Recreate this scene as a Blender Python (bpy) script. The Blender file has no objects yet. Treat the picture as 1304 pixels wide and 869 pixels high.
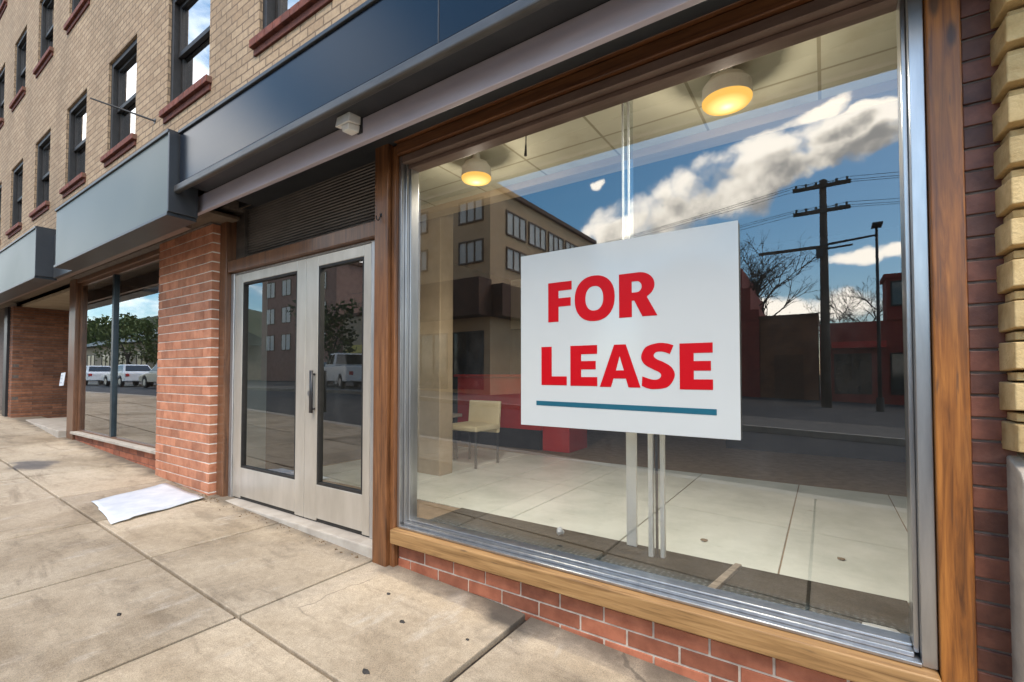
import bpy, bmesh, math, random
from mathutils import Vector, Matrix
from math import radians, sin, cos, pi, sqrt
random.seed(7)
S = bpy.context.scene
COL = S.collection
R = math.radians

# ------------------------------------------------------------------ materials
MATS = {}
def link(nt, a, b): nt.links.new(a, b)

def new_mat(name):
    m = bpy.data.materials.new(name); m.use_nodes = True
    nt = m.node_tree
    for n in list(nt.nodes): nt.nodes.remove(n)
    out = nt.nodes.new('ShaderNodeOutputMaterial')
    MATS[name] = m
    return m, nt, out

def coords(nt, scale=(1, 1, 1), swap=None):
    tc = nt.nodes.new('ShaderNodeTexCoord')
    v = tc.outputs['Object']
    if swap == 'xz':                                   # facade plane: (x + y, z)
        sp = nt.nodes.new('ShaderNodeSeparateXYZ'); link(nt, v, sp.inputs[0])
        ad = nt.nodes.new('ShaderNodeMath'); ad.operation = 'ADD'
        link(nt, sp.outputs[0], ad.inputs[0]); link(nt, sp.outputs[1], ad.inputs[1])
        cb = nt.nodes.new('ShaderNodeCombineXYZ')
        link(nt, ad.outputs[0], cb.inputs[0]); link(nt, sp.outputs[2], cb.inputs[1])
        v = cb.outputs[0]
    mp = nt.nodes.new('ShaderNodeMapping'); mp.inputs['Scale'].default_value = scale
    link(nt, v, mp.inputs['Vector'])
    return mp.outputs[0]

def noise(nt, v, scale, detail=4, rough=.55, dist=0):
    n = nt.nodes.new('ShaderNodeTexNoise')
    n.inputs['Scale'].default_value = scale; n.inputs['Detail'].default_value = detail
    n.inputs['Roughness'].default_value = rough; n.inputs['Distortion'].default_value = dist
    if v is not None: link(nt, v, n.inputs['Vector'])
    return n.outputs['Fac']

def ramp(nt, fac, stops):
    r = nt.nodes.new('ShaderNodeValToRGB'); e = r.color_ramp.elements
    while len(e) > 1: e.remove(e[-1])
    e[0].position = stops[0][0]; c = stops[0][1]; e[0].color = (*c, 1) if len(c) == 3 else c
    for p, c in stops[1:]:
        x = e.new(p); x.color = (*c, 1) if len(c) == 3 else c
    link(nt, fac, r.inputs[0])
    return r.outputs[0]

def mix(nt, fac, a, b, mode='MIX'):
    m = nt.nodes.new('ShaderNodeMix'); m.data_type = 'RGBA'; m.blend_type = mode
    if isinstance(fac, (int, float)): m.inputs[0].default_value = fac
    else: link(nt, fac, m.inputs[0])
    for k, q in ((6, a), (7, b)):
        if isinstance(q, (tuple, list)): m.inputs[k].default_value = (*q[:3], 1)
        else: link(nt, q, m.inputs[k])
    return m.outputs[2]

def math_(nt, op, a, b=None, c=None, clamp=False):
    m = nt.nodes.new('ShaderNodeMath'); m.operation = op; m.use_clamp = clamp
    for k, q in enumerate((a, b, c)):
        if q is None: continue
        if isinstance(q, (int, float)): m.inputs[k].default_value = q
        else: link(nt, q, m.inputs[k])
    return m.outputs[0]

def smooth(nt, v, lo, hi, t0=0., t1=1.):
    m = nt.nodes.new('ShaderNodeMapRange'); m.interpolation_type = 'SMOOTHSTEP'
    link(nt, v, m.inputs[0])
    m.inputs[1].default_value = lo; m.inputs[2].default_value = hi
    m.inputs[3].default_value = t0; m.inputs[4].default_value = t1
    return m.outputs[0]

def principled(nt, out, color, rough=.6, metal=0., spec=.5, bump=None, bstr=.3, bdist=.01, coat=0.):
    p = nt.nodes.new('ShaderNodeBsdfPrincipled')
    if isinstance(color, (tuple, list)): p.inputs['Base Color'].default_value = (*color[:3], 1)
    else: link(nt, color, p.inputs['Base Color'])
    if isinstance(rough, (int, float)): p.inputs['Roughness'].default_value = rough
    else: link(nt, rough, p.inputs['Roughness'])
    p.inputs['Metallic'].default_value = metal
    p.inputs['Specular IOR Level'].default_value = spec
    p.inputs['Coat Weight'].default_value = coat; p.inputs['Coat Roughness'].default_value = .15
    if bump is not None:
        b = nt.nodes.new('ShaderNodeBump'); b.inputs['Strength'].default_value = bstr
        b.inputs['Distance'].default_value = bdist
        link(nt, bump, b.inputs['Height']); link(nt, b.outputs[0], p.inputs['Normal'])
    link(nt, p.outputs[0], out.inputs[0])
    return p

def pbr(name, c1, c2=None, scale=(3, 3, 3), nscale=1., rough=.6, metal=0., spec=.5, bstr=.15, bdist=.004, fine=60, contrast=(.35, .65), coat=0., tint=0., rvar=.0, fdet=5):
    m, nt, out = new_mat(name)
    v = coords(nt, scale)
    n = noise(nt, v, nscale, 6, .6)
    col = ramp(nt, n, [(contrast[0], c1), (contrast[1], c2 or c1)])
    if tint:
        at = nt.nodes.new('ShaderNodeAttribute'); at.attribute_name = 'tint'
        t = math_(nt, 'MULTIPLY_ADD', at.outputs['Fac'], 2 * tint, 1 - tint)
        vv = nt.nodes.new('ShaderNodeVectorMath'); vv.operation = 'SCALE'
        link(nt, col, vv.inputs[0]); link(nt, t, vv.inputs['Scale']); col = vv.outputs[0]
    f = noise(nt, coords(nt), fine, fdet, .65)
    r = rough
    if rvar:
        r = math_(nt, 'MULTIPLY_ADD', n, 2 * rvar, rough - rvar)
    principled(nt, out, col, r, metal, spec, f, bstr, bdist, coat)
    return m

def wood(name, dark, mid, light, axis='z', rough=.42, knots=0., coat=.25, stain=(.05, .03, .02)):
    m, nt, out = new_mat(name)
    s = {'z': (46, 46, 2.4), 'x': (2.4, 46, 46), 'y': (46, 2.4, 46)}[axis]
    v = coords(nt, s)
    g = noise(nt, v, 1., 7, .62, .8)
    col = ramp(nt, g, [(.28, dark), (.48, mid), (.70, light)])
    s2 = {'z': (5, 5, 1.3), 'x': (1.3, 5, 5), 'y': (5, 1.3, 5)}[axis]
    b = noise(nt, coords(nt, s2), 1.3, 4, .6)
    col = mix(nt, smooth(nt, b, .50, .72, 0, .42), col, dark)
    s3 = {'z': (60, 60, 5), 'x': (5, 60, 60), 'y': (60, 5, 60)}[axis]
    k = noise(nt, coords(nt, s3), 1., 3, .5)
    col = mix(nt, smooth(nt, k, .62, .74, 0, .6), col, stain)
    if knots:
        vo = nt.nodes.new('ShaderNodeTexVoronoi'); link(nt, coords(nt, (9, 9, 2.6)), vo.inputs['Vector'])
        vo.inputs['Scale'].default_value = 1.
        kn = smooth(nt, vo.outputs['Distance'], .06, .16, 1, 0)
        col = mix(nt, math_(nt, 'MULTIPLY', kn, knots), col, (.025, .012, .006))
    rr = math_(nt, 'MULTIPLY_ADD', g, .3, rough - .12)
    principled(nt, out, col, rr, 0, .4, g, .25, .003, coat)
    return m

def glass(name, base_r, fres=.9, tint=(.9, .93, .92), wav=0.0, smudge=.012):
    m, nt, out = new_mat(name)
    gl = nt.nodes.new('ShaderNodeBsdfGlossy'); gl.inputs['Roughness'].default_value = 0.0
    gl.inputs['Color'].default_value = (1, 1, 1, 1)
    tr = nt.nodes.new('ShaderNodeBsdfTransparent'); tr.inputs['Color'].default_value = (*tint, 1)
    fr = nt.nodes.new('ShaderNodeFresnel'); fr.inputs['IOR'].default_value = 1.45
    f = math_(nt, 'MULTIPLY_ADD', fr.outputs[0], fres, base_r, clamp=True)
    mx = nt.nodes.new('ShaderNodeMixShader'); link(nt, f, mx.inputs[0])
    link(nt, tr.outputs[0], mx.inputs[1]); link(nt, gl.outputs[0], mx.inputs[2])
    if wav:
        b = nt.nodes.new('ShaderNodeBump'); b.inputs['Strength'].default_value = wav; b.inputs['Distance'].default_value = .01
        link(nt, noise(nt, coords(nt, (1, 1, 1)), 1.6, 1), b.inputs['Height']); link(nt, b.outputs[0], gl.inputs['Normal'])
    if smudge:                                          # thin film of dust on the pane
        df = nt.nodes.new('ShaderNodeBsdfDiffuse'); df.inputs['Color'].default_value = (.6, .6, .58, 1)
        d = noise(nt, coords(nt, (1.2, 1, .5)), 3, 6, .7)
        ms = nt.nodes.new('ShaderNodeMixShader')
        link(nt, smooth(nt, d, .45, .75, smudge * .3, smudge * 2.2), ms.inputs[0])
        link(nt, mx.outputs[0], ms.inputs[1]); link(nt, df.outputs[0], ms.inputs[2])
        link(nt, ms.outputs[0], out.inputs[0])
    else:
        link(nt, mx.outputs[0], out.inputs[0])
    return m

def brick_tex(name, c1, c2, mortar, bw, bh, ms=.008, rough=.85, dirt=.35):
    m, nt, out = new_mat(name)
    v = coords(nt, (1, 1, 1), 'xz')
    wob = nt.nodes.new('ShaderNodeVectorMath'); wob.operation = 'MULTIPLY_ADD'
    nn = nt.nodes.new('ShaderNodeTexNoise'); nn.inputs['Scale'].default_value = 3.; link(nt, v, nn.inputs['Vector'])
    link(nt, nn.outputs['Color'], wob.inputs[0]); wob.inputs[1].default_value = (.012, .012, 0); link(nt, v, wob.inputs[2])
    b = nt.nodes.new('ShaderNodeTexBrick'); link(nt, wob.outputs[0], b.inputs['Vector'])
    b.inputs['Color1'].default_value = (*c1, 1); b.inputs['Color2'].default_value = (*c2, 1)
    b.inputs['Mortar'].default_value = (*mortar, 1); b.inputs['Scale'].default_value = 1.
    b.inputs['Mortar Size'].default_value = ms; b.inputs['Mortar Smooth'].default_value = .25
    b.inputs['Brick Width'].default_value = bw; b.inputs['Row Height'].default_value = bh
    big = noise(nt, coords(nt, (.5, .5, .25)), 1.6, 6, .65)
    col = mix(nt, smooth(nt, big, .42, .72, 0, dirt), b.outputs['Color'], tuple(x * .42 for x in c1))
    small = noise(nt, coords(nt), 22, 5, .7)
    col = mix(nt, .55, col, ramp(nt, small, [(.3, (.55, .55, .55)), (.7, (1.25, 1.25, 1.25))]), 'MULTIPLY')
    h = math_(nt, 'SUBTRACT', math_(nt, 'MULTIPLY', small, .35), b.outputs['Fac'])
    principled(nt, out, col, rough, 0, .25, h, .7, .012)
    return m

def lamp_mat(name, color, strength):
    m, nt, out = new_mat(name)
    # brighter bulb behind frosted glass: centre hotter than rim
    tc = nt.nodes.new('ShaderNodeTexCoord'); ln = nt.nodes.new('ShaderNodeVectorMath'); ln.operation = 'LENGTH'
    mp = nt.nodes.new('ShaderNodeMapping'); mp.inputs['Scale'].default_value = (1, 1, 0); link(nt, tc.outputs['Object'], mp.inputs[0])
    link(nt, mp.outputs[0], ln.inputs[0])
    c = ramp(nt, math_(nt, 'MULTIPLY', ln.outputs['Value'], 8.), [(0., (1.2, .95, .55)), (.3, (1, .70, .24)), (.85, (.62, .33, .07))])
    em = nt.nodes.new('ShaderNodeEmission'); em.inputs['Strength'].default_value = strength
    link(nt, c, em.inputs['Color']); link(nt, em.outputs[0], out.inputs[0])
    return m

WOOD_POST = wood('wood_post', (.055, .018, .005), (.22, .075, .012), (.38, .145, .026), 'z', knots=.8)
WOOD_BROWN = wood('wood_brown_post', (.05, .024, .014), (.13, .058, .028), (.20, .095, .045), 'z')
WOOD_H = wood('wood_header', (.045, .018, .008), (.125, .048, .018), (.20, .085, .03), 'x')
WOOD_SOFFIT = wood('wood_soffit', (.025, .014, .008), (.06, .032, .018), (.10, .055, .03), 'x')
WOOD_SILL = wood('wood_sill', (.13, .065, .022), (.28, .155, .058), (.38, .225, .092), 'x', rough=.5, coat=.1)
WOOD_GREY = wood('wood_scrap', (.12, .10, .08), (.25, .21, .17), (.36, .31, .26), 'x', coat=0, rough=.8)
ALU = pbr('aluminium', (.38, .38, .385), (.48, .48, .48), (8, 8, 1), 3, .28, .9, bstr=.03)
ALU_BRUSH = pbr('brushed_aluminium', (.42, .42, .42), (.62, .61, .60), (6, 6, .6), 4, .38, .8, bstr=.06)
ALU_BROWN = pbr('bronze_trim', (.17, .115, .09), (.23, .16, .13), (2, 8, 8), 2, .42, .3)
DOOR_PAINT = pbr('door_paint', (.47, .43, .365), (.57, .525, .455), (3, 3, .8), 2.5, .33, .5, bstr=.05)
BLACK_METAL = pbr('black_metal', (.012, .013, .015), (.022, .022, .025), rough=.4)
DARK_FRAME = pbr('dark_window_frame', (.010, .009, .008), (.020, .017, .015), (4, 4, 4), 4, .55)
TEAL_METAL = pbr('dark_teal_metal', (.02, .035, .045), (.035, .055, .07), rough=.3, metal=.3)
NAVY = pbr('navy_panel', (.006, .009, .016), (.008, .012, .020), (.6, .6, .6), 1.5, .22, 0., .32, bstr=0, rvar=.05)
GREYGREEN = pbr('grey_green_panel', (.070, .088, .082), (.095, .115, .104), (.5, .5, .5), 1.6, .40, .1, .3, bstr=.3, bdist=.03, fine=1.3, fdet=0, rvar=.06)
DARK_TRIM = pbr('charcoal_trim', (.022, .025, .03), (.035, .038, .042), rough=.4)
LIP = pbr('grey_lip', (.075, .072, .07), (.11, .105, .10), (2, 8, 8), 2, .42, .5)
MAUVE = pbr('mauve_paint', (.44, .385, .42), (.52, .46, .50), (1, 6, 6), 2, .42, .15, bstr=.06)
SHUTTER = pbr('shutter_slat', (.10, .088, .078), (.15, .13, .115), (2, 6, 6), 2, .38, .5)
TAN_BRICK = brick_tex('tan_brick', (.46, .335, .215), (.36, .25, .155), (.21, .15, .10), .215, .082, dirt=.5)
RED_SILL = pbr('red_sill_brick', (.10, .028, .018), (.19, .055, .032), (8, 8, 8), 2, .8, tint=.25, bstr=.5)
PIER_BRICK = pbr('pier_brick', (.34, .128, .066), (.47, .205, .115), (5, 5, 5), 2, .85, tint=.2, bstr=.4)
RISER_BRICK = pbr('riser_brick', (.22, .066, .032), (.34, .115, .06), (5, 5, 5), 2, .8, tint=.32, bstr=.4)
MAROON_BRICK = pbr('maroon_brick', (.10, .030, .017), (.17, .060, .035), (9, 9, 9), 2, .5, tint=.4, bstr=.4)
ROMAN_BRICK = pbr('roman_brick', (.19, .078, .04), (.27, .115, .06), (7, 7, 7), 2, .8, tint=.3, bstr=.4)
QUOIN = pbr('buff_brick', (.40, .27, .11), (.56, .41, .20), (9, 9, 9), 1.6, .85, tint=.22, bstr=.8, bdist=.006, contrast=(.3, .6))
PLINTH = pbr('plinth_stone', (.33, .29, .24), (.45, .40, .33), (4, 4, 9), 1.3, .85, bstr=.7)
MORTAR = pbr('pale_mortar', (.38, .31, .25), (.55, .48, .40), (20, 20, 20), 1, .95, bstr=.6)
MORTAR_WHITE = pbr('white_mortar', (.62, .55, .47), (.74, .68, .60), (20, 20, 20), 1, .95, bstr=.6)
MORTAR_DK = pbr('dark_mortar', (.10, .08, .07), (.17, .14, .12), (20, 20, 20), 1, .95, bstr=.6)
MORTAR_OLD = pbr('old_mortar', (.13, .07, .05), (.17, .09, .06), (20, 20, 20), 1, .95, bstr=.6)
CREAM = pbr('cream_ceiling', (.52, .46, .33), (.60, .54, .40), (1, 1, 1), 2, .8)
BEAM_PAINT = pbr('beam_paint', (.36, .27, .17), (.44, .34, .22), (1, 4, 4), 2, .8)
BEIGE = pbr('beige_plaster', (.30, .235, .155), (.38, .30, .21), (2, 2, 2), 2, .85)
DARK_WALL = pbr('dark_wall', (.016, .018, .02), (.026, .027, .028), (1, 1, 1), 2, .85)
BROWN_FLOOR = pbr('brown_carpet', (.19, .135, .085), (.26, .19, .125), (6, 6, 6), 2, .95, bstr=.8, fine=220)
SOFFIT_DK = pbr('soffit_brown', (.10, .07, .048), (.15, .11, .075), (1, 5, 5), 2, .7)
WHITE = pbr('white_paint', (.72, .70, .64), (.80, .78, .72), rough=.5)
BOARD = pbr('sign_board', (.47, .49, .48), (.50, .52, .51), (1, 1, 1), 1, .10, spec=.5, bstr=0)
RED_INK = pbr('red_ink', (.43, .0015, .006), (.47, .002, .008), rough=.4, spec=.2)
TEAL_INK = pbr('teal_ink', (.008, .085, .13), (.01, .10, .15), rough=.3)
RED_LAM = pbr('red_laminate', (.42, .014, .012), (.52, .022, .018), rough=.35)
CREAM_FAB = pbr('cream_vinyl', (.62, .52, .33), (.70, .60, .40), rough=.55)
GREY_LAM = pbr('grey_laminate', (.22, .19, .17), (.30, .27, .24), rough=.45)
BLUEGREY = pbr('bluegrey_wall', (.14, .19, .22), (.18, .23, .26), rough=.7)
PAPER = pbr('white_paper', (.52, .56, .61), (.66, .69, .72), (3, 3, 3), 2, .55)
GUM = pbr('gum_spot', (.02, .018, .016), (.05, .045, .04), (90, 90, 90), 1, .9)
DEBRIS = pbr('leaf_litter', (.10, .065, .035), (.20, .13, .07), (30, 30, 30), 1, .9)
POLEWOOD = wood('pole_wood', (.03, .02, .014), (.07, .05, .035), (.11, .08, .06), 'z', coat=0, rough=.85)
BARK = pbr('bark', (.035, .027, .02), (.07, .055, .042), (8, 8, 2), 2, .9)
LEAF = pbr('leaf', (.05, .085, .02), (.12, .15, .04), (2.5, 2.5, 2.5), 2, .7)
HILL = pbr('hill_cover', (.035, .05, .018), (.075, .075, .035), (.12, .12, .12), 2, .95)
ROADM = pbr('asphalt', (.036, .036, .037), (.062, .06, .058), (1.2, 1.2, 1.2), 2, .9, bstr=.5, fine=150)
OLD_WALK = pbr('worn_pavement', (.10, .09, .08), (.15, .135, .115), (2, 2, 2), 2, .9)
OFFICE_FRAME = pbr('office_frame', (.15, .085, .045), (.20, .115, .06), rough=.6)
PAINT_Y = pbr('road_paint', (.55, .36, .04), (.65, .45, .07), (6, 6, 6), 2, .8)
KERB = pbr('kerb_concrete', (.34, .30, .25), (.44, .40, .34), (3, 3, 3), 2, .9, bstr=.5)
TAN_STUCCO = pbr('tan_stucco', (.62, .41, .23), (.72, .49, .28), (.5, .5, .5), 2, .9)
BROWN_BAND = pbr('brown_cladding', (.09, .038, .018), (.13, .055, .026), (1, 1, 1), 2, .7)
RED_WALL = pbr('red_masonry', (.20, .028, .022), (.28, .05, .035), (1, 1, 1), 2, .85)
FADED_BRICK = pbr('faded_masonry', (.30, .17, .13), (.38, .23, .18), (1, 1, 1), 2, .85)
RUST_WALL = pbr('rust_masonry', (.14, .06, .03), (.22, .095, .045), (1, 1, 1), 2, .85)
BEIGE_WALL = pbr('beige_masonry', (.36, .29, .20), (.44, .36, .26), (1, 1, 1), 2, .85)
BLIND = pbr('window_blind', (.72, .70, .62), (.82, .80, .74), (30, 30, .5), 1, .7)
PANE_DK = pbr('dark_pane', (.015, .018, .02), (.03, .034, .036), rough=.05, spec=.8, bstr=0)
WHITE_CAR = pbr('white_car_paint', (.72, .73, .74), (.74, .75, .76), rough=.25, coat=.6, bstr=0)
BLUE_CAR = pbr('blue_car_paint', (.03, .07, .16), (.035, .08, .18), rough=.25, coat=.6, bstr=0)
TAN_CAR = pbr('tan_car_paint', (.40, .36, .30), (.42, .38, .32), rough=.25, coat=.6, bstr=0)
TYRE = pbr('tyre_rubber', (.018, .018, .018), (.026, .026, .026), rough=.8)
HEADL = pbr('headlight_glass', (.7, .72, .74), (.75, .77, .8), rough=.1, bstr=0)
AWNING = pbr('yellow_awning', (.52, .40, .08), (.60, .48, .12), rough=.7)
CLEAR = glass('clear_acrylic', .04, 1.0, (.90, .93, .94), smudge=.03)
GLASS = glass('shop_glass', .145, .8, (.93, .95, .94), wav=.004)
GLASS_DOOR = glass('door_glass', .13, .9, (.78, .82, .80), wav=.004)
GLASS_LEFT = glass('side_shop_glass', .27, .9, (.90, .92, .90), wav=.006)
GLASS_UP = glass('sash_glass', .45, .8, (.5, .55, .6), wav=.012, smudge=.01)
LAMP = lamp_mat('lamp_glow', (1, .8, .4), 1.0)

def concrete():
    m, nt, out = new_mat('sidewalk_concrete')
    v = coords(nt)
    at = nt.nodes.new('ShaderNodeAttribute'); at.attribute_name = 'tint'
    big = noise(nt, v, 1.1, 6, .62, .4)
    col = ramp(nt, big, [(.30, (.245, .188, .124)), (.5, (.41, .335, .24)), (.70, (.50, .42, .315))])
    # worn streaks lying along the slabs
    st = noise(nt, coords(nt, (1.4, 5, 5)), 1.4, 6, .68, .6)
    col = mix(nt, smooth(nt, st, .50, .70, 0, .6), col, (.21, .165, .115))
    st2 = noise(nt, coords(nt, (4, 1.2, 4)), 1.9, 5, .7)
    col = mix(nt, smooth(nt, st2, .56, .74, 0, .5), col, (.52, .47, .40))
    gr = noise(nt, v, 210, 3, .8)
    col = mix(nt, .8, col, ramp(nt, gr, [(.30, (.45, .44, .42)), (.5, (1, 1, 1)), (.70, (1.45, 1.42, 1.36))]), 'MULTIPLY')
    md = noise(nt, v, 26, 5, .72)
    col = mix(nt, .5, col, ramp(nt, md, [(.34, (.72, .71, .69)), (.62, (1.1, 1.1, 1.1))]), 'MULTIPLY')
    t = math_(nt, 'MULTIPLY_ADD', at.outputs['Fac'], .26, .87)
    vv = nt.nodes.new('ShaderNodeVectorMath'); vv.operation = 'SCALE'; link(nt, col, vv.inputs[0]); link(nt, t, vv.inputs['Scale'])
    col = vv.outputs[0]
    # hairline cracks
    ve = nt.nodes.new('ShaderNodeTexVoronoi'); ve.feature = 'DISTANCE_TO_EDGE'; ve.inputs['Scale'].default_value = .62
    wc = nt.nodes.new('ShaderNodeVectorMath'); wc.operation = 'MULTIPLY_ADD'
    nc = nt.nodes.new('ShaderNodeTexNoise'); nc.inputs['Scale'].default_value = 5.; nc.inputs['Detail'].default_value = 6; link(nt, v, nc.inputs['Vector'])
    link(nt, nc.outputs['Color'], wc.inputs[0]); wc.inputs[1].default_value = (.22, .22, 0); link(nt, v, wc.inputs[2]); link(nt, wc.outputs[0], ve.inputs['Vector'])
    ck = math_(nt, 'MULTIPLY', smooth(nt, ve.outputs['Distance'], .0012, .004, 1, 0), smooth(nt, noise(nt, v, .9, 3), .56, .64, 0, .55))
    col = mix(nt, ck, col, (.06, .05, .04))
    # the paper's shadow, painted as a dark patch into the slab colour
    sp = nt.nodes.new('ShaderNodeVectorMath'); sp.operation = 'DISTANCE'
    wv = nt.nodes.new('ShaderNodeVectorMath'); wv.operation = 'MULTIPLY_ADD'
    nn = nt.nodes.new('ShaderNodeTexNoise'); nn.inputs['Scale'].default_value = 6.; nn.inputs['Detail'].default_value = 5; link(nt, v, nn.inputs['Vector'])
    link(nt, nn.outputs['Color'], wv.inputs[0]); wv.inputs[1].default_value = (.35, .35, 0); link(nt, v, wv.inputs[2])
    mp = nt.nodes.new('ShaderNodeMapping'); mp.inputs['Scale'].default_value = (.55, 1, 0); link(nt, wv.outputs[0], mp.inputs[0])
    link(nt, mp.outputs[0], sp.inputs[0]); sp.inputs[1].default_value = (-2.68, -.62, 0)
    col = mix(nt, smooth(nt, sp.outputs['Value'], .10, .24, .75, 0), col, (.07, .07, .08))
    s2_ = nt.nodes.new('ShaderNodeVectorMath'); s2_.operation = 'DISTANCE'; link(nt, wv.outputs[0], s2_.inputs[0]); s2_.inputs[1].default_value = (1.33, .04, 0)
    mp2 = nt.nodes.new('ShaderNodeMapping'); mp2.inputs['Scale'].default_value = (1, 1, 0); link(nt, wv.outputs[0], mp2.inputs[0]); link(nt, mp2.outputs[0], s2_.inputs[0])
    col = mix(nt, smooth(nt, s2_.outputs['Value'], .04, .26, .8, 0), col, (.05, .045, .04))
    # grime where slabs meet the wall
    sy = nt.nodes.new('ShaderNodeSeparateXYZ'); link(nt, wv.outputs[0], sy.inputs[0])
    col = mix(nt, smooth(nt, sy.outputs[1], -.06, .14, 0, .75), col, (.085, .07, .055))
    hh = math_(nt, 'ADD', math_(nt, 'MULTIPLY', gr, .5), md)
    principled(nt, out, col, .88, 0, .3, hh, .55, .004)
    return m
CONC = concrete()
JOINT = pbr('joint_dirt', (.018, .014, .010), (.045, .036, .027), (14, 14, 14), 2, .98, bstr=.9)

def tile_floor():
    m, nt, out = new_mat('tile_floor')
    v = coords(nt)
    n = noise(nt, v, 2.2, 5, .6)
    col = ramp(nt, n, [(.32, (.56, .60, .57)), (.62, (.72, .76, .73))])
    s = noise(nt, coords(nt, (3, 8, 1)), 2, 6, .7)
    col = mix(nt, smooth(nt, s, .62, .75, 0, .5), col, (.30, .27, .22))
    principled(nt, out, col, .25, 0, .5, n, .03, .003)
    return m
TILE = tile_floor()

def mat_rib():
    m, nt, out = new_mat('ribbed_mat')
    v = coords(nt, (34, 60, 30))
    ch = nt.nodes.new('ShaderNodeTexVoronoi'); ch.inputs['Scale'].default_value = 1.; ch.inputs['Randomness'].default_value = .35; link(nt, v, ch.inputs['Vector'])
    sep = nt.nodes.new('ShaderNodeSeparateXYZ'); link(nt, coords(nt), sep.inputs[0])
    near = smooth(nt, sep.outputs[1], .22, .34, 1, 0)
    base = mix(nt, near, (.030, .026, .020), (.010, .026, .038))
    fl = noise(nt, coords(nt), 160, 3, .7)
    base = mix(nt, smooth(nt, fl, .5, .68, 0, .6), base, (.07, .064, .05))
    hi = math_(nt, 'MULTIPLY', smooth(nt, ch.outputs['Distance'], .12, .42, 1, 0), math_(nt, 'MULTIPLY', near, .9))
    base = mix(nt, hi, base, (.16, .19, .20))
    principled(nt, out, base, .9, 0, .2, ch.outputs['Distance'], .6, .006)
    return m
RIB = mat_rib()

def ceil_tile():
    m, nt, out = new_mat('ceiling_tile')
    b = nt.nodes.new('ShaderNodeTexBrick'); link(nt, coords(nt), b.inputs['Vector'])
    b.offset = 0; b.inputs['Scale'].default_value = 1
    for k, c in (('Color1', (.58, .55, .42)), ('Color2', (.62, .58, .45)), ('Mortar', (.36, .32, .22))): b.inputs[k].default_value = (*c, 1)
    b.inputs['Mortar Size'].default_value = .009; b.inputs['Brick Width'].default_value = .62; b.inputs['Row Height'].default_value = .40
    n = noise(nt, coords(nt), 3, 5, .6)
    col = mix(nt, smooth(nt, n, .5, .72, 0, .35), b.outputs['Color'], (.38, .30, .18))
    principled(nt, out, col, .8, 0, .3)
    return m
CEIL = ceil_tile()

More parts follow.
